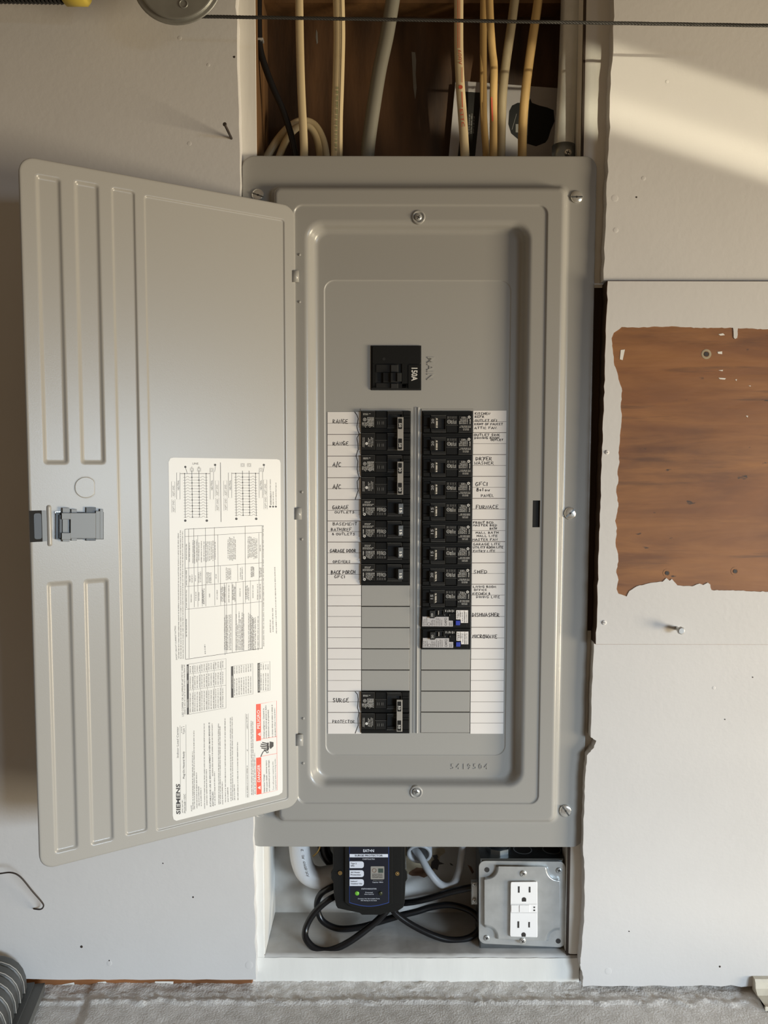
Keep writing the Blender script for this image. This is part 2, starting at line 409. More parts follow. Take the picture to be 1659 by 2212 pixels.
# right wall: upper board and lower board (the plywood panel hangs between them)
mb = MB()
a0, a1 = xz(1327, 0, BF), xz(1304, 606, BF)
edge = rough_line((a0[0]+(a0[0]-a1[0])*1.0, ZT), a1, 50, 0.0010, 5)
slab(mb, edge + [(0.95, a1[1]), (0.95, ZT)], BF, 0.0, 'wall_paint')
wr1 = mb.build('wall_right_upper', kind='structure')
for px, py, r in ((1328, 428, 8), (1330, 497, 6), (1390, 385, 5), (1441, 176, 4)): lump(wr1, px, py, BF, r)
spot(wr1, 1375, 426, BF, 2.0, 'rusty_nail')
mb = MB()
pts = [(1283, 1388), (1278, 1500), (1276, 1592), (1288, 1600), (1283, 1615), (1268, 1632), (1264, 1680), (1262, 1740), (1259, 1830), (1263, 1880), (1262, 1990), (1255, 2062), (1253, 2085), (1260, 2110), (1259, 2129)]
edge = []
for p, q in zip(pts, pts[1:]): edge += rough_line(xz(*p, BF), xz(*q, BF), 6, 0.0005, p[1])[:-1]
zb = xz(1259, 2129, BF)[1]
botr = [(xz(1259, 2129, BF)[0]+i*0.012, zb+random.uniform(-.0018, .001)) for i in range(0, 40)]
slab(mb, edge + botr + [(0.95, zb), (0.95, a1[1]-.30)], BF, 0.0, 'wall_paint')
wr2 = mb.build('wall_right_lower', kind='structure')
for px, py, r in ((1314, 2098, 8), (1542, 1486, 4)): lump(wr2, px, py, BF, r)
for px, py, r in ((1566, 1554, 1.4), (1555, 2088, 2.2), (1626, 1463, 1.4), (1359, 2012, 1.4)): spot(wr2, px, py, BF, r, 'rusty_nail')
# studs: bare wood with paint on their faces
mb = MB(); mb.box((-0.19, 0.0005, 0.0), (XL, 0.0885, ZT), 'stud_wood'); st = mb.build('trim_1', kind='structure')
mb = MB(); mb.box((-0.189, -0.0006, 0.012), (XL-0.0005, 0.0008, ZT), 'trim_paint', .0004); mb.build('paint_coat', st)
mb = MB(); mb.box((XL-0.001, 0.0, SHELF+.0005), (XL+0.0005, 0.0885, SHELF+.24), 'trim_paint'); mb.build('paint_coat', st)
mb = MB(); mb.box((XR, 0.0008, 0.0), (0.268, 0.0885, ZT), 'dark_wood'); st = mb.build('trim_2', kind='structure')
zt, zq = at(1290, 622, 0).z, at(1280, 1362, 0).z
def coat(z0, z1):                            # rounded, thickly painted stud edge
    b = MB(); prof = [(XR-.0004, .03), (XR-.0004, .006), (XR+.001, .002), (XR+.004, -.0004), (XR+.009, -.0008), (XR+.017, -.0002), (0.268, -.0006)]
    b.loops([[Vector((x, y, z)) for x, y in prof] for z in (z0, z1)], 'trim_paint', True, False); b.build('paint_coat', st)
coat(zt, ZT); coat(at(1245, 2060, 0).z, zq)
# bay back: bare sheathing above, painted lower down, and the painted bottom plate
mb = MB(); mb.box((XL-.02, 0.0890, SHELF+.25), (XR+.02, 0.101, ZT), 'bare_sheathing'); wb = mb.build('wall_back_upper', kind='structure')
# pale streaks of old paint and glue on the bare sheathing
mb = MB(); S = wall(0.0888)
mb.tess([[(889,112),(897,113),(899,130),(898,160),(900,190),(897,215),(893,190),(891,150)]], lambda x, y: S(x, y), 'print_dim')
mb.build('paint_streak', wb)
mb = MB(); mb.tess([[(683,63),(686,70),(687,92),(684,96),(682,80)]], lambda x, y: S(x, y), 'print_dim'); mb.build('paint_streak', wb)
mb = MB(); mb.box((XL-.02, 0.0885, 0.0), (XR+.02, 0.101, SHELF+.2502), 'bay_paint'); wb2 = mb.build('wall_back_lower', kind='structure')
S = wall(0.0884)
def patch(pts, m, name='bare_patch', o=0.0):
    b = MB(); b.tess([pts], lambda x, y: S(x, y, o), m); b.build(name, wb2)
patch([(876,1832),(960,1832),(962,1842),(950,1850),(948,1868),(940,1880),(925,1880),(905,1885),(878,1888)], 'cream_patch', 'old_paint_patch')
patch([(884,1884),(900,1874),(918,1876),(924,1892),(916,1896),(905,1892),(890,1892),(883,1889)], 'bare_patch', o=.0003)
patch([(932,1862),(944,1852),(950,1862),(960,1866),(948,1868),(945,1880),(938,1876),(930,1880)], 'slot_dark', o=.0003)
patch([(934,1848),(944,1846),(947,1852),(938,1856)], 'slot_dark', o=.0003)
patch([(971,1864),(976,1866),(980,1870),(974,1869)], 'slot_dark', o=.0003)
patch([(1010,1868),(1018,1872),(1024,1884),(1020,1888),(1014,1876)], 'bare_patch', o=.0003)
# bottom plate
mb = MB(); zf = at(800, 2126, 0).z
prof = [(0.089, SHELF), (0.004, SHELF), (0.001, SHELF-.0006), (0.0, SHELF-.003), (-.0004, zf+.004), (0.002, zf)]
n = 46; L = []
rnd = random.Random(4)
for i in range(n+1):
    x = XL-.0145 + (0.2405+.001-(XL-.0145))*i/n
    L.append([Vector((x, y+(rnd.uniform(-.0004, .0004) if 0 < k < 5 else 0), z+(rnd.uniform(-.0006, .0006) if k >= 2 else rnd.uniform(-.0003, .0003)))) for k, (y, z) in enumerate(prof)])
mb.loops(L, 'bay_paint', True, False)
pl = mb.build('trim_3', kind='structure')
# the front face of the plate is painted a clean white
mb = MB()
L = []
for i in range(n+1):
    x = XL-.0145 + (0.2405+.001-(XL-.0145))*i/n
    L.append([Vector((x, -.0009, SHELF-.0035+rnd.uniform(-.0004, .0004))), Vector((x, -.0011, zf+.0005+rnd.uniform(-.001, .001)))])
mb.loops(L, 'trim_paint', True, False); mb.build('paint_coat', pl)
# header seen at the very top of the bay
mb = MB(); hz = at(700, 6, 0.06).z
mb.box((XL, 0.06, hz), (XR, 0.0888, hz+.05), 'stud_wood'); mb.build('trim_4', kind='structure')
# sill plate under the left board and concrete curb
mb = MB()
zs = at(300, 2137, 0.0).z
mb.box((-0.9, -0.0045, zs), (XL-.0146, 0.06, 0.03), 'sill_wood', .001)
sill = mb.build('trim_5', kind='structure')
S = wall(-0.0047)
for pts in ([(335,2120),(375,2120),(374,2126),(352,2127),(334,2124)], [(133,2127),(160,2122),(161,2127),(148,2129)], [(210,2122),(228,2120),(232,2124),(216,2125)], [(398,2124),(414,2123),(410,2127)], [(376,2126),(384,2127),(380,2131)]):
    b = MB(); b.tess([pts], lambda x, y: S(x, y), 'trim_paint'); b.build('paint_splash', sill)
# concrete: a rough mortar band against the wall, then the painted curb with a joint
mb = MB()
xs = [-0.9+i*0.0042 for i in range(429)]
ys = [0.04, 0.02, 0.004] + [0.0-i*0.0026 for i in range(34)] + [-.10, -.13, -.18, -.24, -.30]
rnd = random.Random(11)
from mathutils import noise as mnoise
j0, j1 = at(192, 2165, -0.02), at(165, 2212, -0.07)
ids = []
for y in ys:
    row = []
    for x in xs:
        k = mnoise.noise(Vector((x*70, y*70, 0))); k2 = mnoise.noise(Vector((x*260, y*260, 3))); k3 = mnoise.noise(Vector((x*9, y*9, 5)))
        z = -0.0005 + 0.0003*k + .0005*k3
        edge_y = -0.030 + 0.006*mnoise.noise(Vector((x*40, 2, 1)))
        if y > edge_y: z += 0.0020*k2 + 0.0008*k + 0.0030*max(0, (y-edge_y)/.03)
        elif y > edge_y-.006: z += .0035*(0.5+k2)
        xj = j0.x + (j1.x-j0.x)*(y-(-0.02))/(-0.05) + .0015*mnoise.noise(Vector((y*120, 7, 0)))
        if y < edge_y and abs(x-xj) < .0045: z -= .006*(1-abs(x-xj)/.0045)
        if x < j0.x: z -= .002
        row.append(mb.vert((x, y, z)))
    ids.append(row)
for a, b in zip(ids, ids[1:]):
    for i in range(len(xs)-1): mb.face((a[i], a[i+1], b[i+1], b[i]), 'concrete', True)
mb.build('floor', kind='structure')

# ================================================================== plywood panel on the right wall
PF = -0.020
pw = thing('plywood_panel', 'white painted plywood panel with a bare brown patch on the right wall', 'panel', (at(1500, 1390, PF).x, BF, at(1500, 1390, PF).z))
mb = MB()
c = [xz(1312, 606, PF), xz(1286, 1392, PF)]
zt_, zb_ = xz(1400, 607, PF)[1], xz(1400, 1392, PF)[1]
edge = rough_line((c[0][0], zt_), (c[1][0], zb_), 60, 0.0006, 8)
slab(mb, edge + [(0.80, zb_), (0.80, zt_)], PF, -0.0005, 'plywood', medge='dark_wood')
mb.build('board', pw)
mb = MB(); kx = lambda x, y: (1240+x/2.513, 560+y/2.513)
bare = [(258,368),(350,372),(450,366),(560,366),(690,374),(740,372),(862,373),(865,425),(872,433),(884,428),(888,375),(1053,380),(1300,385),(1300,1812),(1053,1805),(830,1797),(745,1795),(738,1765),(725,1755),(700,1768),(680,1760),(640,1775),(560,1770),(530,1735),(518,1745),(500,1730),(480,1750),(400,1760),(340,1775),(300,1800),(285,1830),(240,1815),(230,1790),(240,1740),(228,1700),(240,1640),(238,1600),(226,1560),(225,1520),(232,1460),(222,1420),(240,1340),(228,1250),(240,1200),(235,1150),(246,1100),(240,1050),(250,940),(258,840),(252,800),(258,760),(258,700),(240,650),(235,620),(215,560),(210,500),(203,430),(215,400)]
rough = []
rnd = random.Random(21)
for p, q in zip(bare, bare[1:]+bare[:1]):
    d = math.hypot(q[0]-p[0], q[1]-p[1]); k = max(1, int(d/14)) if p[0] < 1100 else 1
    for i in range(k):
        t = i/k; j = 2.2 if i else 0
        rough.append((p[0]+(q[0]-p[0])*t+rnd.uniform(-j, j), p[1]+(q[1]-p[1])*t+rnd.uniform(-j, j)))
hole = [xz(*kx(*p), PF) for p in rough]
out = [(e[0]+.0004, e[1]) for e in edge]; out = [(out[0][0], zt_-.0004)] + out[1:-1] + [(out[-1][0], zb_+.0004)]
slab(mb, out + [(0.7995, zb_+.0004), (0.7995, zt_-.0004)], PF-.0007, PF, 'wall_paint', [hole])
mb.build('paint_layer', pw)
for px, py, r in ((1526, 765, 5), (1441, 1238, 4.2), (1588, 1234, 4.2)):
    b = MB(); S = wall(PF); b.ring(S, px, py, r*1.7, r*.9, 'cream_patch' if r == 5 else 'plywood', .0002); b.circ(S, px, py, r, 'slot_dark', .0004); b.build('screw_hole', pw)
S = wall(PF)
for pts in ([(1552,722),(1562,720),(1566,724),(1556,725)], [(1550,760),(1560,759),(1560,765),(1551,764)], [(1552,800),(1562,799),(1561,802)], [(1552,816),(1568,817),(1566,820),(1555,819)], [(1341,756),(1350,755),(1345,778),(1339,776)], [(1611,898),(1616,898),(1615,902)], [(1588,820),(1592,819),(1591,823)], [(1617,833),(1622,833),(1621,835)]):
    b = MB(); b.tess([pts], lambda x, y: S(x, y, .0003), 'trim_paint'); b.build('paint_speck', pw)
for px, py, r in ((1305, 1345, 5.5), (1311, 977, 5)):
    b = MB(); b.dome(wall(PF-.0007), px, py, r, .0012, 'wall_paint'); b.pline(wall(PF-.0007), [(px-r*.6, py-1), (px+r*.6, py+1)], 1.2, 'fine_print', .00125); b.build('painted_screw', pw)
# bolt
def stick(name, base, tip_y, r, m, headr, headh, label, cat):
    a = at(*base, PF-.0007 if base[0] > 1000 else BF)
    t = thing(name, label, cat, a)
    b = MB(); tip = Vector((a.x, tip_y, a.z)); b.tube([a+Vector((0, .004, 0)), tip], r, m, 10); b.build('shank', t)
    b = MB(); b.tube([tip, tip+Vector((0, -headh*.6, 0)), tip+Vector((0, -headh, 0))], [headr, headr, headr*.7], m, 8 if headr > .003 else 10); b.build('head', t)
    return t
stick('bolt', (1462, 1357), -0.032, .0022, 'galvanised', .0046, .0035, 'small zinc bolt sticking out of the white panel below the bare plywood', 'bolt')
stick('nail', (500, 299), -0.052, .0014, 'rusty_nail', .0022, .0012, 'rusty nail sticking out of the grey wall above the open panel door', 'nail')
# ivory trim end at the lower right
tm = MB(); zA = at(1625, 2108, BF).z
x0 = at(1625, 2120, BF).x
prof = [(BF, 0.004), (BF, zA), (BF-.006, zA), (BF-.008, zA-.003), (BF-.009, zA-.010), (BF-.014, zA-.015), (BF-.030, zA-.017), (BF-.033, zA-.020), (BF-.033, 0.006), (BF-.030, 0.004)]
La = [Vector((x0, y, z)) for y, z in prof]; Lb = [Vector((x0+.25, y, z)) for y, z in prof]
i2 = tm.loops([La, Lb], 'ivory_plastic', False); tm.face(i2[0], 'ivory_plastic'); tm.face(i2[1], 'ivory_plastic')
tag(tm.build('trim_strip'), 'short ivory moulding end lying on the concrete at the lower right', 'moulding')
# wire hook at the lower left
b = MB(); b.tube(pxpath([(-60,1900,-.03),(-25,1890,-.034),(0,1887,-.036),(25,1885,-.038),(45,1895,-.038),(70,1925,-.036),(90,1948,-.032),(94,1957,-.028),(88,1964,-.022),(73,1963,-.017)], 6), .0009, 'rusty_nail', 8)
tag(b.build('wire_hook'), 'thin bent dark wire hook on the grey wall below the panel door', 'hook')
# ================================================================== load centre (cover, dead front, door)
Y0, Y1, Y2, Y3, Y4 = -0.006, -0.018, -0.0165, -0.0030, -0.0022
CB = at(906, 1830, Y0)
pan = thing('breaker_panel', 'grey steel breaker panel with its door swung open to the left', 'breaker panel', (CB.x, 0.0, CB.z))
def wrect(xl, xr, yt, yb, Y, ym=1083):       # rectangle on plane Y from measured picture edges
    return (at(xl, ym, Y).x, at(900, yb, Y).z, at(xr, ym, Y).x, at(900, yt, Y).z)
def lp3(R, Y, r, ins=0.0, n=8):
    return [Vector((x, Y, z)) for x, z in rr(R[0]+ins, R[1]+ins, R[2]-ins, R[3]-ins, max(r-ins, .0012), n)]
R0 = (-0.1628, CAM.z-0.469, 0.2422, CAM.z+0.345)
Xa = lambda px, py, Y: at(px, py, Y).x
RA = (Xa(583, 420, Y0), at(900, 1779, Y0).z, Xa(1231, 430, Y0), at(900, 397, Y0).z)
RB = (Xa(598, 420, Y1), at(900, 1767, Y1).z, Xa(1214, 430, Y1), at(900, 412, Y1).z)
RC = (Xa(634, 600, Y1), at(900, 1738, Y1).z, Xa(1181, 700, Y1), at(900, 441, Y1).z)
RD = (Xa(658, 600, Y2), at(900, 1704, Y2).z, Xa(1149, 560, Y2), at(900, 475, Y2).z)
RE = (Xa(688, 640, Y3), at(900, 1676, Y3).z, Xa(1118, 560, Y3), at(900, 507, Y3).z)
RF = (Xa(700, 700, Y3), at(900, 1632, Y3).z, Xa(1103.5, 700, Y3), at(900, 605, Y3).z)
mb = MB(); G = 'grey_enamel'
L = [lp3(R0, 0.004, .014), lp3(R0, Y0+.0012, .014), lp3(R0, Y0+.0003, .014, .0004), lp3(R0, Y0, .014, .0012), lp3(R0, Y0, .014, .0024)]
mb.loops(L, G)
flat = lambda Y: (lambda x, z: Vector((x, Y, z)))
q2 = lambda R, r, ins=0.0, n=8: rr(R[0]+ins, R[1]+ins, R[2]-ins, R[3]-ins, max(r-ins, .0012), n)
# flange, step, plateau
mb.tess([q2(R0, .014, .0024), q2(RA, .011, -.0012)], flat(Y0), G)
def lerpR(A, B, t): return tuple(a+(b-a)*t for a, b in zip(A, B))
def slope(A, ya, ra, B, yb, rb, prof, n=8):
    L = [lp3(A, ya, ra, -.0012, n), lp3(A, ya, ra, 0, n)]
    for t, d in prof: L.append(lp3(lerpR(A, B, t), ya+(yb-ya)*d, ra+(rb-ra)*t, 0, n))
    L += [lp3(B, yb, rb, 0, n), lp3(B, yb, rb, .0012, n)]
    mb.loops(L, G)
soft = ((.2, .05), (.38, .22), (.5, .5), (.62, .78), (.8, .95))
slope(RA, Y0, .011, RB, Y1, .005, soft)
RC2 = (RC[0]+.0022, RC[1]+.0022, RC[2]-.0022, RC[3]-.0022)
mb.tess([q2(RB, .005, .0012), q2(RC, .011, -.0012)], flat(Y1), G)
slope(RC, Y1, .011, RC2, Y2, .009, ((.25, .08), (.5, .5), (.75, .92)))
slot = [xz(1151, 1081, Y2), xz(1167, 1081, Y2), xz(1166, 1139, Y2), xz(1150, 1139, Y2)]
d1, d2 = xz(904, 469, Y2), xz(899, 1711, Y2)
dr = .0072
mb.tess([q2(RC2, .009, .0012), q2(RD, .021, -.0012, 10), slot], flat(Y2), G)
mb.loops([[Vector((x, Y2, z)) for x, z in slot], [Vector((x, Y2+.002, z)) for x, z in slot]], G, False)
PK = []
for d in (d1, d2): PK.append(d)
slope(RD, Y2, .021, RE, Y3, .013, soft, 10)
mb.tess([q2(RE, .013, .0012, 10), q2(RF, .0125, -.0003)], flat(Y3), G)
mb.build('cover', pan)
for d in PK:                                 # raised screw pockets straddling the recess edge
    b = MB(); L = [[Vector((x, Y2+o, z)) for x, z in circle2(*d, dr+e, 24)] for e, o in ((.0006, .006), (.0006, -.0001), (.0002, -.0009), (-.0006, -.0013), (-.0014, -.0011), (-.0022, .0000), (-.0030, .0006))]
    i3 = b.loops(L, G); b.face(i3[-1], G); b.build('screw_pocket', pan)
# black depth behind the latch slot and the breaker openings
mb = MB(); mb.box((slot[0][0]-.002, Y2+.0021, slot[2][1]-.002), (slot[1][0]+.002, Y2+.006, slot[0][1]+.002), 'black_matte'); mb.build('latch_slot', pan)
# dead front plate with openings
P = 'grey_enamel_plate'
mb = MB()
L = [lp3(RF, Y3, .0125, -.0003), lp3(RF, Y3, .0125), lp3(RF, Y3+.0004, .0125, .0003), lp3(RF, Y4, .0125, .0008), lp3(RF, Y4, .0125, .002)]
mb.loops(L, P)
YB = -0.0065                                  # breaker faces
zT, zBt = at(830, 887.5, Y4).z, at(830, 1583, Y4).z
PITCHZ = (zT-zBt)/15
XLa, XLb = Xa(780, 1100, Y4), Xa(886.5, 1100, Y4)
XRa, XRb = Xa(910.5, 1100, Y4), Xa(1019, 1100, Y4)
m0, m1 = xz(801, 843, Y4), xz(910, 746.5, Y4)
h1 = [(XLa, zT), (XLb, zT), (XLb, zBt), (XLa, zBt)]; h2 = [(XRa, zT), (XRb, zT), (XRb, zBt), (XRa, zBt)]
h3 = [(m0[0], m0[1]), (m1[0], m0[1]), (m1[0], m1[1]), (m0[0], m1[1])]
mb.tess([q2(RF, .0125, .002), h1, h2, h3], flat(Y4), P)
for h in (h1, h2, h3): mb.loops([[Vector((x, Y4, z)) for x, z in h], [Vector((x, Y4+.0016, z)) for x, z in h]], P, False)
mb.build('dead_front', pan)
# raised rib between the two rows, pressed ledge above them
mb = MB(); xa, xb = Xa(893, 1100, Y4), Xa(905, 1100, Y4)
L = []
for z in (zT+.004, zBt): L.append([Vector((x, y, z)) for x, y in ((xa, Y4), (xa+.0012, Y4-.0007), (xa+.0025, Y4-.0002), (xb-.0030, Y4-.0002), (xb-.0018, Y4-.0016), (xb-.0006, Y4-.0016), (xb, Y4))])
mb.loops(L, P, True, False); mb.build('centre_rib', pan)
for xa, xb in ((XLa, XLb), (XRa, XRb)):
    mb = MB(); zz = zT
    mb.loops([[Vector((x, Y4, zz+.0030)) for x in (xa-.0005, xb+.0005)], [Vector((x, Y4-.0010, zz+.0010)) for x in (xa-.0005, xb+.0005)], [Vector((x, Y4-.0010, zz)) for x in (xa-.0005, xb+.0005)], [Vector((x, Y4, zz)) for x in (xa-.0005, xb+.0005)]], P, True, False); mb.build('opening_lip', pan)
# enclosure behind
mb = MB()
mb.box((XL+.004, 0.086, CAM.z-.44), (XR-.004, 0.088, CAM.z+.318), 'enclosure_steel')
mb.box((XL+.004, 0.0045, CAM.z-.44), (XL+.006, 0.086, CAM.z+.318), 'enclosure_steel'); mb.box((XR-.006, 0.0045, CAM.z-.44), (XR-.004, 0.086, CAM.z+.318), 'enclosure_steel')
mb.box((XL+.004, 0.0045, CAM.z+.316), (XR-.004, 0.086, CAM.z+.318), 'enclosure_steel'); mb.box((XL+.004, 0.0045, CAM.z-.442), (XR-.004, 0.086, CAM.z-.44), 'enclosure_steel')
mb.box((XL+.02, 0.022, CAM.z-.43), (XR-.02, 0.024, CAM.z+.30), 'black_matte')
mb.build('enclosure', pan)
# filler plates closing the spare spaces
def rowz(i): return zT-PITCHZ*i
for side, rows in ((0, range(8, 13)), (1, range(11, 15))):
    xa, xb = ((XLa, XLb), (XRa, XRb))[side]
    for i in rows:
        b = MB(); g = .0004
        b.box((xa+g, Y4-.0007, rowz(i+1)+g*1.2), (xb-g, Y4+.0014, rowz(i)-g*1.2), P, .0004); b.build('filler_plate', pan)
# pressed lettering
S = wall(Y4)
mb = MB(); mb.text(S, 'MAIN', (923.5, 771), (922.5, 821), 15, P, 0.0, ext=.0007, bold=.004); mb.build('pressed_lettering', pan)
mb = MB(); mb.text(wall(Y3), '5 4 1 9 5 0 4', (974.5, 1661.5), (1054, 1661.5), 11.5, 'grey_enamel', 0.0, ext=.0006, bold=.006); mb.build('pressed_lettering', pan)
# screws
def screw(parent, px, py, Y, r, ang, m='zinc', h=.0028, slotw=.22, phil=False, name='screw'):
    b = MB(); S = wall(Y)
    prof = [(1.0, 0), (1.0, .35), (.93, .62), (.75, .85), (.45, .97), (0.2, 1.0)]
    n = 20
    L = [[S(px+r*k*math.cos(2*math.pi*i/n), py+r*k*math.sin(2*math.pi*i/n), h*o) for i in range(n)] for k, o in prof]
    ids = b.loops(L, m); b.face(ids[-1], m, True)
    for a in ([ang, ang+90] if phil else [ang]):
        c, s_ = math.cos(math.radians(a)), math.sin(math.radians(a)); k = .55 if phil else .93
        b.pline(S, [(px-c*r*k, py-s_*r*k), (px-c*r*k*.5, py-s_*r*k*.5), (px, py), (px+c*r*k*.5, py+s_*r*k*.5), (px+c*r*k, py+s_*r*k)], r*slotw, 'slot_dark' if phil else 'galv_dark', h*1.02)
    if not phil: b.circ(S, px, py, r*.17, 'slot_dark', h*1.04)
    return b.build(name, parent)
for px, py, ang in ((557, 421, 20), (1246, 425, 0), (1232, 1109, -42), (1222, 1752, 55), (560, 1752, 30)):
    screw(pan, px, py, Y0, 13.6, ang)
screw(pan, 904, 469, Y2+.0006, 8.2, 30, 'galvanised', .004, .2, True); screw(pan, 899, 1711, Y2+.0006, 8.2, 10, 'galvanised', .004, .2, True)
# directory strips with printed rules and handwriting
S = wall(Y4-.0003)
def strip(c4, lines_y, entries, extra, name):
    (xa, ya), (xb, _), (xc, yc), (xd, _) = c4
    b = MB(); ids = b.loops([[S(xa, ya), S(xb, ya), S(xc, yc), S(xd, yc)], [S(xa, ya, .0002), S(xb, ya, .0002), S(xc, yc, .0002), S(xd, yc, .0002)]], 'paper', False); b.face(ids[1], 'paper')
    pts = [ya]+lines_y+[yc]
    for k, y in enumerate(lines_y):
        t = (y-ya)/(yc-ya); b.pline(S, [(xa+(xd-xa)*t, y), (xb+(xc-xb)*t, y)], 1.3, 'print_line', .00026)
    for p, q in zip(pts, pts[1:]):
        y = (p+q)/2; t = (y-ya)/(yc-ya); b.pline(S, [(xa+(xd-xa)*t, y), (xb+(xc-xb)*t, y)], .75, 'print_line', .00026)
    o = b.build('directory_strip', pan); o['label'] = name
    for e in entries: h = MB(); h.hand(S, *e, 'ink', o=.00032, wd=1.55 if e[4] > 6.5 else 1.2); h.build('handwriting', o)
    for pl_ in extra: h = MB(); h.pline(S, pl_, 1.6, 'ink', .00032); h.build('hand_drawn_brace', o)
cv = lambda pts, ox, oy, s: [(ox+x/s, oy+y/s) for x, y in pts]
strip(((707.5, 890), (779.5, 890), (780, 1585), (708.5, 1585)), [938.4, 985.3, 1032, 1079.3, 1125.5, 1171, 1217.5, 1263.5, 1309, 1354.5, 1400.5, 1447, 1493, 1539],
 [('RANGE', 719, 753, 915, 9), ('RANGE', 719, 754, 962, 8), ('A/C', 719, 738, 1008, 9), ('A/C', 719, 738, 1056, 9), ('GARAGE', 718, 754, 1100, 8), ('OUTLETS', 723, 767, 1109, 5),
  ('BASEMENT', 719, 773, 1135, 6.5), ('BATH/REF.', 715, 763, 1147, 6.5), ('& OUTLETS', 717, 768, 1156, 5.2), ('GARAGE DOOR', 713, 770, 1193, 7), ('OPENERS', 719, 758, 1216, 5.5),
  ('BACK PORCH', 715, 768, 1240, 8), ('GFCI', 722, 746, 1249, 6), ('SURGE', 718.6, 755, 1517, 8.5), ('PROTECTOR', 718, 767, 1562, 6.5)],
 [cv([(600,155),(640,210),(660,270),(640,410),(655,480),(680,530),(640,600),(655,700),(660,800),(625,910),(655,1000),(645,1130),(660,1220),(685,1280),(645,1340),(650,1450),(660,1500),(610,1655)], 690, 870, 7.9),
  cv([(305,372),(325,395),(330,440),(325,510),(338,550),(328,600),(330,660),(305,728)], 690, 1400, 3.95)], 'white directory strip with handwritten circuits left of the breakers')
strip(((1022.5, 887), (1094, 887), (1087, 1585), (1016, 1585)), [934.5, 982, 1029, 1076.6, 1122.6, 1170, 1216, 1262, 1308.5, 1355, 1401, 1447, 1493, 1539],
 [('KITCHEN', 1026, 1060, 896, 5), ('REFR', 1026, 1047, 902.5, 5), ('OUTLET GFI', 1026, 1074, 911, 5), ('RIGHT OF FAUCET', 1025, 1087, 918.5, 4.5), ('ATTIC FAN.', 1025, 1076, 927, 5),
  ('OUTLET SINK', 1024, 1081, 942, 5), ('DINNING ROOM', 1025, 1079, 948.3, 4.6), ('OUTLET', 1060, 1088, 952.5, 4), ('DRYER', 1028, 1064, 994, 7), ('WASHER', 1025, 1068, 1003.5, 6.5),
  ('GFCI', 1027, 1054, 1049.5, 8), ('Below', 1030, 1059, 1061, 7), ('PANEL', 1039, 1068, 1073.6, 6), ('FURNACE', 1028, 1078, 1099, 7.5), ('FRONT BED', 1022, 1067, 1131, 4.5),
  ('MASTER BED', 1022, 1075, 1137, 4.5), ('BATH', 1058, 1074, 1144, 4.6), ('HALL BATH', 1028, 1078, 1153, 4.6), ('HALL LITE', 1030, 1076, 1160, 4.6), ('MASTER FAN', 1021, 1076, 1168, 4.8),
  ('GARAGE LITE', 1022, 1082, 1178, 5), ('UTILITY ROOM LITE', 1022, 1088, 1184.7, 4.8), ('ENTRY LITE', 1022, 1071, 1193, 5), ('SHED', 1023, 1054, 1239, 7.5), ('LIVING ROOM', 1022, 1072, 1269.7, 4.4),
  ('OFFICE', 1024, 1053, 1276.5, 4.4), ('KITCHEN &', 1021, 1060, 1285, 5), ('DINING LITE', 1029, 1081, 1292, 5), ('DISHWASHER', 1020, 1080, 1332, 8), ('MICROWAVE', 1021, 1075, 1378.5, 7.5)], [], 'white directory strip with handwritten circuits right of the breakers')
# hinge clips and the little dimples beside them
for px, py in ((637, 597), (643, 1110), (646, 1599)):
    b = MB(); S = wall(-0.0195)
    L = []
    for yy in (py-12.5, py+12.5):
        L.append([S(px+dx, yy, o) for dx, o in ((-9.5, -.001), (-9, .0022), (-5, .0040), (1, .0046), (6, .0036), (9, .001), (9.3, -.002))])
    ids = b.loops(L, 'grey_enamel', True, False)
    b.face(ids[0], 'grey_enamel'); b.face(ids[1], 'grey_enamel'); b.build('hinge_clip', pan)
    b = MB(); b.rect(wall(-0.0200), px-11, py-13.5, px-7.5, py+13.5, 'black_matte', .0012); b.build('hinge_slot', pan)
    for dy in (-47, 55 if py < 1500 else 50):
        b = MB(); b.dome(wall(Y2), px+10-(1 if py > 1000 else 0), py+dy, 3.2, .0012, G, n=10, k=3); b.build('hinge_dimple', pan)

# ------------------------------------------------------------------ the open door
u1, v1 = 0.2835, 0.2838
v0 = -0.4105
mb = MB(); D = 'door_enamel'
def dl(R, o, r, ins=0.0, n=8): return [dp(a, c, o) for a, c in rr(R[0]+ins, R[1]+ins, R[2]-ins, R[3]-ins, max(r-ins, .0008), n)]
RD0 = (0.0008, v0, u1, v1)
mb.loops([dl(RD0, -.0052, .0145, .0008), dl(RD0, -.0046, .0145), dl(RD0, -.0010, .0145), dl(RD0, -.0003, .0145, .0004), dl(RD0, 0, .0145, .0013), dl(RD0, 0, .0145, .0026)], D)
mb.face([mb.vert(p) for p in dl(RD0, -.0052, .0145, .0008)], D)
def R_(x0, y0, x1, y1, ym=None):             # door rectangle from picture corners (left-top, right-bottom)
    a, b_ = duv(x0, y0), duv(x1, y1); return (b_[0], b_[1], a[0], a[1])
def duvx(x, y): return duv(x, y)[0]
cols = [(duvx(77, 420), duvx(133, 420)), (duvx(160, 420), duvx(215, 420)), (duvx(240, 420), duvx(292, 420))]
vt = [duv(105, 380)[1], duv(187, 393)[1], duv(266, 408)[1]]
cols = [(c_[1], c_[0]) for c_ in cols]
holes = []; RECS = []
vm0, vm1 = duv(125, 1003)[1], duv(140, 1256)[1]
vb = [duv(150, 1838)[1], duv(230, 1820)[1], duv(300, 1800)[1]]
for i in (0, 1):
    RECS.append((cols[i][0], vm0, cols[i][1], vt[i])); RECS.append((cols[i][0], vb[i], cols[i][1], vm1))
RECS.append((cols[2][0], vb[2], cols[2][1], vt[2]))
uf0, uf1 = duvx(617, 800), duvx(318, 800)
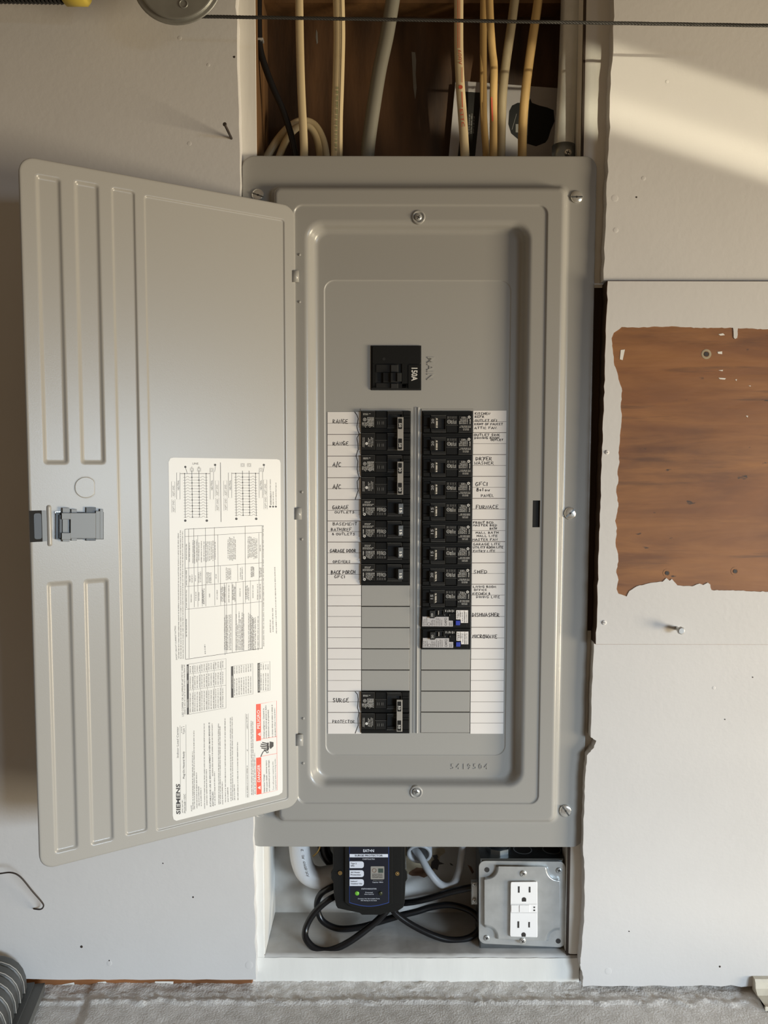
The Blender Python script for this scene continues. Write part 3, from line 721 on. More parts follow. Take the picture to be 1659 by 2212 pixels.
RECS.append((uf0, duv(480, 1762)[1], uf1, duv(460, 447)[1]))
dep = [.0022, .0022, .0022, .0022, .0016, .0012]
wid = [.0038, .0038, .0038, .0038, .0026, .0018]
nch = rr(*(min(duvx(98, 1135), duvx(66, 1135)), duv(85, 1170)[1], u1-.0030, duv(85, 1103)[1]), .0006, 2)
bead = (duvx(112, 1135), duv(107, 1180)[1], duvx(101, 1135), duv(107, 1091)[1])
holes = [rr(R[0]-.0010, R[1]-.0010, R[2]+.0010, R[3]+.0010, .004) for R in RECS]
mb.tess([rr(RD0[0]+.0026, RD0[1]+.0026, RD0[2]-.0026, RD0[3]-.0026, .0119, 8)] + holes + [nch], lambda a, c: dp(a, c, 0), D)
for R, dd, ww in zip(RECS, dep, wid):
    LL = [[dp(a, c, -dd*k) for a, c in rr(R[0]+e, R[1]+e, R[2]-e, R[3]-e, max(.0008, .0035-e*.5))] for e, k in ((-.0010, 0), (0, .02), (ww*.2, .12), (ww*.45, .5), (ww*.7, .88), (ww, 1), (ww+.001, 1))]
    ids = mb.loops(LL, D); mb.face(ids[-1], D)
dr_ = mb.build('door', pan)
dr_['label'] = 'open grey steel door with pressed ribs and a wiring label'
# raised bead, knockout ring, latch
b = MB(); LL = [[dp(a, c, o) for a, c in rr(bead[0]+e, bead[1]+e, bead[2]-e, bead[3]-e, .0018)] for e, o in ((0, 0), (.0006, .0008), (.0014, .0014), (.0022, .0015))]
ids = b.loops(LL, D); b.face(ids[-1], D); b.build('finger_bead', dr_)
b = MB(); uc, vc = duv(185, 1053); rk = .0108
ko = [(uc+max(-.0086, min(.0105, rk*math.cos(2*math.pi*i/32))), vc+rk*math.sin(2*math.pi*i/32)) for i in range(32)]
b.loops([[dp(uc+(a-uc)*k, vc+(c-vc)*k, o) for a, c in ko] for k, o in ((1.05, .0001), (1.0, -.0003), (.97, .0007), (.90, .0007))], D); b.face([b.vert(dp(uc+(a-uc)*.9, vc+(c-vc)*.9, .0007)) for a, c in ko], D)
b.build('knockout', dr_)
b = MB(); T = lambda a, c, o=0.0: dp(a, c, o)
x0, z0, x1_, z1 = duvx(101, 1135), duv(85, 1171)[1], u1-.0032, duv(85, 1102)[1]
b.block(T, x0, z0, x1_, z1, -.012, -.006, 'black_matte')
b.block(T, x0+.0003, z0+.0005, x0+.0042, z1-.0005, -.006, .0004, 'latch_plastic', .0006)
b.block(T, x0+.0042, z0+.0003, u1-.0001, z1-.0003, -.006, .0003, 'black_matte', 0)
b.block(T, x0+.0048, z0+.003, u1-.004, z1-.003, -.001, .0006, 'latch_dark', .0006, r=.002)
b.build('latch_pull', dr_)
b = MB(); M_ = 'latch_plastic'
def pb(x0, y0, x1, y1, o0, o1, m, bev=.4): b.block(door, x0, y0, x1, y1, o0, o1, m, bev)
pb(120, 1106, 224, 1165, -.001, .0022, 'latch_dark'); pb(135, 1097, 150, 1170, .0, .005, M_); pb(154, 1100, 166, 1168, .0, .004, M_); pb(186, 1096, 207, 1168, 0, .0032, 'latch_dark')
pb(152, 1108, 207, 1163, .002, .0075, M_, .8); pb(207, 1104, 216, 1164, .002, .0062, M_); pb(216, 1100, 223, 1164, 0, .0042, M_)
pb(133, 1108, 153, 1122, .002, .0085, M_, .8); pb(133, 1151, 153, 1166, .002, .0085, M_, .8); pb(128, 1112, 134, 1163, .001, .0050, 'latch_dark'); pb(137, 1124, 153, 1150, .001, .0030, 'black_matte')
pb(119, 1105, 131, 1109, 0, .002, 'zinc', .2); pb(121, 1159, 133, 1163, 0, .002, 'zinc', .2)
b.build('latch_body', dr_)

# ------------------------------------------------------------------ wiring label on the door
b = MB(); Lp = [(368,990),(375,988.5),(598,992),(604,994),(606,1000),(610.5,1705),(609.5,1712),(602,1717),(381,1773),(375,1770),(373,1762),(364,998)]
fo = -dep[5]
Sd = lambda x, y, o=0.0: door(x, y, fo+.0001+o)
ids = b.loops([[Sd(*p, -.0002) for p in Lp], [Sd(*p, .0001) for p in Lp]], 'sticker', False); b.face(ids[1], 'sticker')
O = .0002; K = 'print_black'; F_ = 'fine_print'
k1 = lambda x, y: (340+x/5.397, 970+y/5.397)
k2 = lambda x, y: (340+x/5.397, 1380+y/5.397)
k3 = lambda x, y: (360+x/6.381, 980+y/6.381)
k4 = lambda x, y: (370+x/6.636, 1510+y/6.636)
def T1(k, s, p, q, h, m=K, bold=0.0): b.text(Sd, s, k(*p), k(*q), h, m, O, bold)
def PL(k, pts, wd, m=K, closed=False): b.pline(Sd, [k(*p) for p in pts], wd, m, O, closed)
def FN(k, p, q, h, m=F_): b.fine(Sd, k(*p), k(*q), h, m, O)
# wiring diagrams
def diagram(xn0, xa, xA, xB, xb_, xn1, yt, yb_, ytop, sl):
    PL(k3, [(xn0+50, yt), (xn1, yt)], .9)
    for x in (xa, xA, xB, xb_):
        y0 = ytop if x in (xA, xB) else yt
        PL(k3, [(x, y0), (x+9, yb_+(12 if x in (xa, xb_) else 0))], .95)
    n = 15
    for i in range(n):
        y = yt+50+(yb_-yt-50)*i/(n-1)
        dx = 9*(i/n)
        for s_, e in ((xa, xA), (xB, xb_)):
            m_ = s_+(40 if s_ == xa else 52)
            PL(k3, [(s_-20+dx, y+2), (m_-22+dx, y+2), (m_-6+dx, y-12), (m_+8+dx, y-12), (m_+24+dx, y+2), (e+(18 if s_ == xB else 0)+dx, y+1)], .6, F_)
        PL(k3, [(xA+dx, y), (xB+dx, y)], .6, F_)
        c_ = k3((xA if i % 2 == 0 else xB)+dx, y); b.circ(Sd, *c_, 1.5, K, O*1.05, 8)
    for x in (xa, xb_): b.circ(Sd, *k3(x+9, yb_+48), 2.7, K, O, 12); b.circ(Sd, *k3(x, yt), 1.3, K, O, 8)
diagram(138, 248, 348, 445, 545, 600, 275, 875, 235, 0)
diagram(852, 952, 1046, 1137, 1226, 1275, 272, 850, 235, 0)
for x, y0, y1 in ((138, 262, 628), (600, 248, 628), (852, 262, 608), (1276, 245, 608)):
    PL(k3, [(x, y0), (x+46, y0), (x+46, y1), (x, y1)], .6, K, True)
    T1(k3, 'NEUTRAL', (x+38, 500), (x+34, 365), 4.0)
for x, y in ((325, 200), (423, 198), (595, 202), (1025, 135), (1115, 135), (1276, 200)):
    PL(k3, [(x, y), (x+46, y), (x+46, y+44), (x, y+44)], .6, K, True); b.ring(Sd, *k3(x+23, y+22), 2.2, .5, F_, O, 10)
for x, y in ((68, 600), (670, 588), (786, 588), (1336, 576)):
    PL(k3, [(x, y), (x+48, y), (x+46, y-215), (x, y-215)], .5, F_, True); T1(k3, 'EQPT GND', (x+36, y-18), (x+34, y-160), 3.6, F_)
for x, y in ((70, 810), (675, 790), (790, 785), (1340, 765)):
    PL(k3, [(x, y), (x+48, y), (x+46, y-180), (x, y-180)], .4, F_, True); T1(k3, 'EQPT GND', (x+36, y-14), (x+34, y-165), 3.6, F_)
T1(k3, 'LINE', (358, 150), (438, 150), 4.2, F_); T1(k3, 'A', (355, 195), (355, 178), 3, F_); T1(k3, 'B', (452, 195), (452, 178), 3, F_)
for x, y in ((258, 183), (668, 155), (1340, 155)): b.circ(Sd, *k3(x, y), 2.4, K, O, 12); PL(k3, [(x+4, y+15), (x+(28 if x < 300 else -6), y+95)], .7)
PL(k3, [(742, 122), (750, 942)], 1.0)
for i, x in enumerate((1428, 1468, 1506)): b.circ(Sd, *k3(x, 730), 2.1, K, O, 10); FN(k3, (x+10, 705), (x+8, (345, 520, 400)[i]), 2.2)
FN(k3, (1448, 705), (1446, 520), 2.2)
# ratings table
def tab_y(x): return 960-(x-320)*.052 if False else 930-(x-320)*.042
PL(k1, [(320, 935), (1222, 892)], .8); PL(k1, [(320, 935), (328, 2450)], .8); PL(k1, [(1222, 892), (1222, 2330)], .8)
PL(k1, [(365, 930), (370, 2440)], .7, F_)
for x in (425, 560, 665, 1022): PL(k1, [(x, 925-(x-365)*.042), (x+5, 1850-(x-365)*.09)], .7, F_)
for x, y0, y1 in ((470, 1005, 1840), (520, 1375, 1835), (705, 1000, 1560), (735, 1360, 1820), (935, 1340, 1540), (1185, 980, 2320), (805, 1560, 2380), (870, 1555, 2375), (1000, 1540, 2350), (915, 1550, 2360), (1085, 1530, 2345)): PL(k1, [(x, y0), (x+4, y1)], .6, F_)
for y, d in ((1020, 48), (1390, 64), (1605, 78), (1870, 92)): PL(k1, [(322, y), (1222, y-d)], .7, F_)
PL(k2, [(328, 240), (1225, 110)], .8); PL(k1, [(780, 1560), (790, 2400)], .7, F_)
for x in (345, ): 
    for y0, y1 in ((1290, 1100), (1590, 1410), (1850, 1630), (2190, 1970)): FN(k1, (x, y0), (x-1, y1), 2.4, K)
for x0, x1, y0, y1, rng in ((380, 420, 1340, 1060, 2), (440, 465, 1350, 1040, 2), (490, 550, 1330, 1050, 3), (575, 655, 1320, 1040, 5), (680, 700, 1300, 1070, 1), (830, 915, 1310, 1020, 6), (1065, 1165, 1290, 1010, 7), (1205, 1206, 1190, 1110, 1),
        (385, 410, 1560, 1460, 2), (450, 451, 1545, 1460, 1), (490, 510, 1560, 1420, 2), (585, 630, 1570, 1430, 4), (690, 691, 1520, 1440, 1), (810, 860, 1530, 1370, 4), (975, 995, 1540, 1355, 2), (1100, 1130, 1500, 1360, 4), (1200, 1215, 1500, 1360, 2),
        (400, 401, 1790, 1670, 1), (455, 456, 1780, 1660, 1), (490, 491, 1770, 1660, 1), (530, 550, 1810, 1620, 3), (615, 616, 1730, 1670, 1), (703, 704, 1755, 1640, 1), (750, 795, 1800, 1580, 4), (840, 841, 1790, 1570, 1), (885, 912, 1780, 1580, 3), (970, 971, 1730, 1610, 1), (1040, 1070, 1770, 1580, 3), (1120, 1121, 1740, 1570, 1), (1175, 1205, 1760, 1550, 2)):
    for i in range(rng):
        x = x0+(x1-x0)*i/max(1, rng-1); e = random.uniform(0, .12)*(y0-y1)
        FN(k1, (x, y0-e), (x, y1+random.uniform(0, .15)*(y0-y1)), 2.3)
for x, n_ in ((815, 3), (870, 2), (950, 5), (1020, 2), (1095, 4), (1140, 2), (1175, 1), (1205, 1)):
    for i in range(n_): FN(k2, (x+i*17-25, 130), (x+i*17-25, random.uniform(-330, -180)), 2.3)
FN(k2, (565, 175), (560, 60), 2.6, K)
T1(k2, 'SHORT CIRCUIT CURRENT RATING', (232, 245), (215, -150), 3.0, K)
for x, y1 in ((250, 975), (275, 945), (300, 950), (1240, 880)): FN(k2, (x+6, 232 if x < 1000 else 90), (x, y1-2212), 2.3)
FN(k1, (1395, 2150), (1375, 1370), 2.3); FN(k1, (1355, 2130), (1350, 1850), 2.3); FN(k1, (1325, 2140), (1322, 1980), 2.3)
# conductor table
T1(k2, 'USE COPPER OR ALUMINUM 60°/75°C WIRE', (308, 905), (300, 300), 4.0, K); FN(k2, (328, 880), (322, 300), 2.3)
def quad(k, pts, m, o=O): b.poly([Sd(*k(*p), o) for p in pts], m)
quad(k2, [(342, 300), (366, 296), (368, 880), (344, 884)], K)
for p, q, s_ in (((362, 805), (360, 700), 'TERMINAL'), ((360, 525), (359, 480), 'WIRE'), ((359, 405), (358, 320), 'TORQUE')): b.text(Sd, s_, k2(*p), k2(*q), 2.6, 'sticker', O*1.6)
PL(k2, [(366, 296), (800, 230), (800, 805), (368, 880)], .6, F_)
for y, d in ((412, 65), (600, 60)): PL(k2, [(366, y), (800, y-d)], .5, F_)
for i in range(15):
    x = 390+i*27; dy = -(x-368)*.16
    FN(k2, (x, 860+dy), (x, 630+dy), 2.2); FN(k2, (x, 590+dy), (x, 440+dy), 2.2); FN(k2, (x, 400+dy), (x, 320+dy), 2.2)
    if i % 3 == 1: PL(k2, [(x+4, 865+dy), (x+4, 310+dy)], .4, F_)
quad(k2, [(858, 322), (884, 318), (886, 684), (860, 688)], K); PL(k2, [(884, 318), (1112, 286), (1114, 642), (886, 684)], .6, F_, True)
b.text(Sd, 'ACCESSORIES', k2(880, 580), k2(879, 430), 2.4, 'sticker', O*1.6)
for i in range(8): x = 905+i*27; FN(k2, (x, 665-(x-886)*.17), (x, 460-(x-886)*.15), 2.2); FN(k2, (x, 410-(x-886)*.15), (x, 325-(x-886)*.15), 2.2)
quad(k2, [(1168, 284), (1194, 280), (1196, 624), (1170, 628)], K); PL(k2, [(1194, 280), (1312, 262), (1314, 600), (1196, 624)], .6, F_, True)
b.text(Sd, 'BRANCH BREAKER KITS', k2(1190, 605), k2(1189, 295), 2.4, 'sticker', O*1.6)
for i in range(4): x = 1215+i*27; FN(k2, (x, 600), (x, 400), 2.2); FN(k2, (x, 360), (x, 285), 2.2)
# title block
b.text(Sd, 'SIEMENS', k2(265, 2045), k2(262, 1690), 8.2, K, O, .03)
T1(k2, 'Indoor Load Center', (248, 1385), (246, 1025), 4.2, K); PL(k2, [(272, 2040), (264, 1010)], .5, F_); PL(k2, [(336, 2010), (334, 1000)], .5, F_)
T1(k2, 'PN3036B1150C', (332, 2030), (328, 1808), 4.0, K); T1(k2, 'Plug-On Neutral Ready', (318, 1630), (315, 1312), 3.8, K, .012); T1(k2, 'Type 1', (318, 1112), (316, 1022), 4.0, K)
FN(k2, (300, 2030), (297, 1870), 2.0); FN(k2, (288, 1095), (287, 1022), 2.0)
for x, y0, y1 in ((400, 2010, 1935), (415, 1990, 1310), (432, 1985, 1065), (462, 1975, 1560), (487, 1950, 1720), (512, 1950, 1730), (552, 1980, 985), (578, 1940, 1520), (672, 1940, 1545), (645, 1600, 990), (718, 1930, 980), (735, 1925, 1020), (762, 1930, 1660), (795, 1905, 925), (825, 1900, 1720), (858, 1890, 915), (878, 1880, 905), (902, 1880, 1690), (940, 1880, 1205), (1052, 1850, 1470), (1050, 1305, 1285), (1048, 1050, 880), (1100, 1820, 950), (1118, 1820, 960), (1140, 1810, 1330)):
    FN(k2, (x+6, y0), (x, y1), 2.3)
T1(k2, 'SUITABLE FOR USE AS SERVICE EQUIPMENT WHEN MAIN BREAKER IS', (628, 1958), (612, 975), 3.0, K, .014); T1(k2, 'INSTALLED.', (658, 1950), (652, 1775), 3.0, K, .014)
for x in (1034, 1066): PL(k2, [(x, 1850), (x-6, 870)], .4, F_)
# danger block
quad(k2, [(1152, 1388), (1210, 1380), (1214, 1806), (1156, 1818)], 'safety_red'); quad(k2, [(1150, 762), (1206, 756), (1208, 1185), (1152, 1194)], 'safety_red')
b.text(Sd, 'DANGER', k2(1200, 1668), k2(1198, 1465), 6.2, 'sticker', O*1.6, .02); b.text(Sd, 'PELIGRO', k2(1196, 1048), k2(1194, 830), 6.2, 'sticker', O*1.6, .02)
for y in (1735, 1112): b.poly([Sd(*k2(*p), O*1.6) for p in ((1168, y), (1202, y+22), (1202, y-22))], 'sticker'); b.poly([Sd(*k2(*p), O*2) for p in ((1182, y+1), (1194, y+3), (1194, y-2))], 'safety_red')
PL(k2, [(1206, 756), (1390, 722), (1396, 1765), (1214, 1806)], .6, 'safety_red'); PL(k2, [(1208, 1168), (1392, 1140)], .6, 'safety_red'); PL(k2, [(1210, 1370), (1394, 1336)], .6, 'safety_red')
T1(k2, 'Hazardous Voltage.', (1254, 1790), (1248, 1575), 2.7, K, .012); T1(k2, 'Will cause death, serious injury', (1284, 1785), (1276, 1415), 2.7, K, .012); T1(k2, 'or substantial property damage.', (1312, 1778), (1304, 1410), 2.7, K, .012)
T1(k2, 'Turn off power supplying this', (1360, 1765), (1352, 1430), 2.5, F_); T1(k2, 'equipment before working inside.', (1386, 1758), (1378, 1395), 2.5, F_)
T1(k2, 'Voltaje peligroso. Causará la', (1250, 1165), (1244, 810), 2.7, K, .012); T1(k2, 'muerte, lesiones graves o daño', (1276, 1160), (1270, 775), 2.7, K, .012); T1(k2, 'substancial a la propiedad.', (1304, 1155), (1298, 825), 2.7, K, .012)
FN(k2, (1350, 1148), (1344, 765), 2.4); FN(k2, (1382, 1140), (1374, 800), 2.4)
# shocked hand pictogram
PL(k2, [(1206, 1375), (1218, 1345), (1232, 1318), (1250, 1305), (1266, 1312), (1278, 1330), (1292, 1325), (1290, 1312)], 1.8)
for p, q in (((1212, 1272), (1290, 1285)), ((1200, 1250), (1286, 1262)), ((1206, 1228), (1284, 1242)), ((1222, 1208), (1284, 1222)), ((1240, 1296), (1292, 1300))): PL(k2, [p, q], 2.4)
quad(k2, [(1276, 1215), (1300, 1205), (1302, 1290), (1280, 1300)], K); quad(k2, [(1310, 1196), (1354, 1205), (1354, 1252), (1318, 1285), (1306, 1260)], K)
PL(k2, [(1290, 1202), (1306, 1225), (1296, 1240), (1316, 1262), (1302, 1290)], 1.6, 'sticker')
lb = b.build('wiring_label', dr_); lb['label'] = 'white wiring diagram label on the inside of the open door'
# ================================================================== circuit breakers (each one plugs in: a thing of its own)
sx, sz = (XLb-XLa)/106.5, PITCHZ/46.4
ORI = Vector((0, 0, 0))
def SL(x, y, o=0.0): return Vector(((x-53.25)*sx, -o, -(y-23.2)*sz))
q5 = lambda x, y: ((x-145)/12.76, (y-30)/12.76)
BP, DB = 'black_plastic', 'dark_block'
def pole(b, lab=0, y0=0.0, tall=False):                     # body of one pole drawn in its own 106 x 46 field
    S = lambda x, y, o=0.0: SL(x, y+y0, o)
    def blk(x0, y0_, x1, y1, o0, o1, m, bev=.5): a, c = q5(x0, y0_), q5(x1, y1); b.block(S, a[0], a[1], c[0], c[1], o0, o1, m, bev)
    b.block(S, .4, .5, 106.1, 45.9, -.012, -.0016, BP, .5)
    blk(160, 42, 532, 492, -.002, .0006, BP); blk(172, 54, 520, 480, .0004, .0007, DB, .2)
    blk(546, 42, 852, 225, -.002, -.0002, BP); blk(546, 240, 852, 492, -.002, .0, DB)
    # window frame around the toggle slot
    blk(866, 46, 1275, 132, -.002, .0010, DB); blk(866, 405, 1275, 494, -.002, .0010, DB); blk(866, 132, 886, 405, -.002, .0010, DB); blk(1255, 132, 1275, 405, -.002, .0010, DB)
    blk(886, 132, 1255, 405, -.010, -.0014, 'black_matte', 0)
    blk(1290, 42, 1478, 145, -.002, .0002, BP); blk(1290, 152, 1478, 222, -.002, -.0001, BP); blk(1290, 229, 1478, 494, -.002, .0002, BP)
    blk(150, 510, 1478, 560, -.002, -.0008, BP)
    # thin lighter lines along the block edges
    for p, q in (((160, 42), (525, 42)), ((866, 46), (1250, 46)), ((866, 494), (1275, 494)), ((540, 232), (852, 232))):
        b.pline(S, [q5(*p), q5(*q)], .35, 'print_dim', .0011 if p[0] > 800 else .0008)
def marks(b, style, y0=0.0):
    S = lambda x, y, o=0.0: SL(x, y+y0, o); O = .0010; W = 'print_white'
    if style == 'single':
        b.fine(S, q5(245, 118), q5(415, 118), 1.4, W, O); b.fine(S, q5(245, 146), q5(405, 146), 1.4, W, O)
        b.fine(S, q5(192, 190), q5(510, 190), 1.5, W, O); b.fine(S, q5(192, 222), q5(470, 222), 1.5, W, O)
        for i, x in enumerate((196, 278, 318, 352, 386, 424, 458, 492)): b.fine(S, q5(x, 268), q5(x, (410, 430, 455, 470, 480, 465, 410, 360)[i]), 1.7 if i else 2.4, W, O)
        b.circ(S, *q5(240, 452), 3.0, W, O, 12); b.circ(S, *q5(240, 452), 1.2, DB, O*1.1, 8)
        for i, x in enumerate((585, 618, 652, 688, 715)): b.fine(S, q5(x, 275), q5(x, (360, 350, 390, 360, 370)[i]), 1.6, W, .0004)
        b.ring(S, *q5(785, 330), 3.4, .75, W, .0004); b.circ(S, *q5(785, 330), 1.0, W, .0004, 8)
        for i, x in enumerate((600, 650, 690, 735, 790, 820)): b.pline(S, [q5(x, 412), q5(x, 468)], .8, 'print_dim', .0004)
    elif style == 'topole':
        b.fine(S, q5(205, 120), q5(340, 120), 1.4, W, O); b.fine(S, q5(205, 150), q5(345, 150), 1.5, W, O); b.fine(S, q5(360, 122), q5(415, 122), 1.3, W, O)
        b.ring(S, *q5(250, 270), 3.1, .8, W, O); b.circ(S, *q5(250, 270), 1.2, W, O, 8)
        for i, x in enumerate((176, 200, 232, 262, 292)): b.fine(S, q5(x, 345), q5(x, (430, 440, 455, 480, 440)[i]), 1.6, W, O)
        for i, x in enumerate((318, 348, 378, 410, 442, 472)): b.fine(S, q5(x, 210), q5(x, (430, 460, 490, 470, 440, 470)[i]), 1.9, W, O)
        for x in (600, 650, 720, 760): b.pline(S, [q5(x, 320), q5(x, 400)], .7, 'print_dim', .0004)
    else:
        for i, x in enumerate((190, 225)): b.fine(S, q5(x, 160), q5(x, 420), 1.4, W, O, wmax=3)
        b.circ(S, *q5(300, 320), 3.1, W, O, 12)
        for i, x in enumerate((340, 375, 418, 458)): b.fine(S, q5(x, (170, 200, 150, 170)[i]), q5(x, (400, 410, 420, 380)[i]), 1.5, W, O)
        for x in (600, 650, 720, 760): b.pline(S, [q5(x, 320), q5(x, 400)], .7, 'print_dim', .0004)
def toggle(b, num, ribs=True, y0=0.0):
    S = lambda x, y, o=0.0: SL(x, y+y0, o)
    a, c = q5(1176, 150), q5(1300, 438)
    x0, ya, x1, yb_ = a[0], a[1], c[0], c[1]
    L = [[S(x0-9, ya+1, -.006), S(x1-7, ya+1, -.006), S(x1-7, yb_-1, -.006), S(x0-9, yb_-1, -.006)],
         [S(x0-2, ya, .0046), S(x1, ya, .0030), S(x1, yb_, .0030), S(x0-2, yb_, .0046)],
         [S(x0, ya+.6, .0066), S(x1, ya+.6, .0048), S(x1, yb_-.6, .0048), S(x0, yb_-.6, .0066)]]
    ids = b.loops(L, 'handle_plastic', False); b.face(ids[-1], 'handle_plastic')
    def St(x, y, o=0.0):                     # sloping tip
        t = (x-x0)/(x1-x0); return S(x, y, .0066-.0018*t+.00015+o)
    b.text(St, num, (x0+1.9, ya+9.5), (x0+1.9, ya+19.5), 5.4, 'print_white', 0, .02)
    # pale strips beside the slot paint the lit side of the shaft
    for yy, hh in ((ya+1.0, 3.0), (ya+5.4, 10), (ya+17.5, 3.4)) if ribs else ():
        b.poly([S(x0-6.4, yy, .0004), S(x0-2.6, yy, .0048), S(x0-2.6, yy+hh, .0048), S(x0-6.4, yy+hh, .0004)], 'tie_bar')
def proto(kind, num, ribs=True):
    t = bpy.data.objects.new('circuit_breaker', None); t.empty_display_size = .01
    parts = []
    def add(b, name): parts.append((b, name))
    b = MB(); pole(b)
    if kind == 'double': pole(b, y0=46.4)
    add(b, 'body')
    b = MB()
    if kind == 'double': marks(b, 'topole'); marks(b, 'botpole', 46.4)
    else: marks(b, 'single')
    add(b, 'printing')
    if kind == 'single':
        b = MB(); toggle(b, num, ribs); add(b, 'toggle_handle')
    else:
        b = MB(); a, c = (q5(1135, 210), q5(1295, 1095))
        x0, ya, x1, yb_ = a[0], a[1], c[0], c[1]
        b.block(SL, x0-1, ya+3, x1-1, ya+24, -.006, .0035, 'handle_plastic'); b.block(SL, x0-1, yb_-24, x1-1, yb_-3, -.006, .0035, 'handle_plastic')
        b.block(SL, x0, ya, x1, yb_, .0035, .0062, 'tie_bar', .6)
        for (p, q) in ((40, 318), (570, 858)):
            u, v_ = q5(1160, 210+p), q5(1262, 210+q); b.block(SL, u[0], u[1], v_[0], v_[1], .0060, .0065, 'dark_block', .2, r=1.2)
            b.text(SL, num, (u[0]+1.4, u[1]+9.0), (u[0]+1.4, u[1]+18), 5.2, 'print_white', .0067, .02)
        add(b, 'handle_tie')
    objs = []
    for b, name in parts: o = b.build(name); col.objects.unlink(o); objs.append(o)
    return t, objs
def place(pr, x, z, flip, label, group):
    t = pr[0].copy(); col.objects.link(t); t.location = (x, YB, z); t.rotation_euler = (0, math.pi if flip else 0, 0)
    t['label'] = label; t['category'] = 'breaker'; t['group'] = group
    for p in pr[1]:
        c = p.copy(); col.objects.link(c); c.parent = t
    return t
PR = {('l', '15'): proto('single', '15', False), ('s', '15'): proto('single', '15'), ('s', '20'): proto('single', '20'), ('d', '50'): proto('double', '50'), ('d', '30'): proto('double', '30')}
xlc, xrc = (XLa+XLb)/2, (XRa+XRb)/2
rc = lambda i: zT-PITCHZ*(i+.5)
gl, gr = 'breakers in the left row', 'breakers in the right row'
place(PR['d', '50'], xlc, rc(0), 0, 'double-pole 50 breaker beside the two handwritten RANGE entries', gl)
place(PR['d', '30'], xlc, rc(2), 0, 'double-pole 30 breaker beside the two handwritten A/C entries', gl)
for i, s in ((4, 'garage outlets'), (5, 'basement bath'), (6, 'garage door openers'), (7, 'back porch GFCI')):
    place(PR['l', '15'], xlc, rc(i), 0, f'black single-pole 15 breaker beside the handwritten {s} entry', gl)
place(PR['d', '50'], xlc, rc(13), 0, 'double-pole 50 breaker beside the handwritten surge protector entry, lowest on the left', gl)
for i, n, s in ((0, '20', 'kitchen refrigerator'), (1, '20', 'dining room outlet'), (2, '20', 'dryer and washer'), (3, '20', 'GFCI below panel'), (4, '15', 'furnace'), (5, '15', 'hall bath and master fan'), (6, '15', 'garage and utility room lights'), (7, '20', 'shed'), (8, '15', 'living room and office')):
    place(PR['s', n], xrc, rc(i), 1, f'black single-pole {n} breaker beside the handwritten {s} entry', gr)
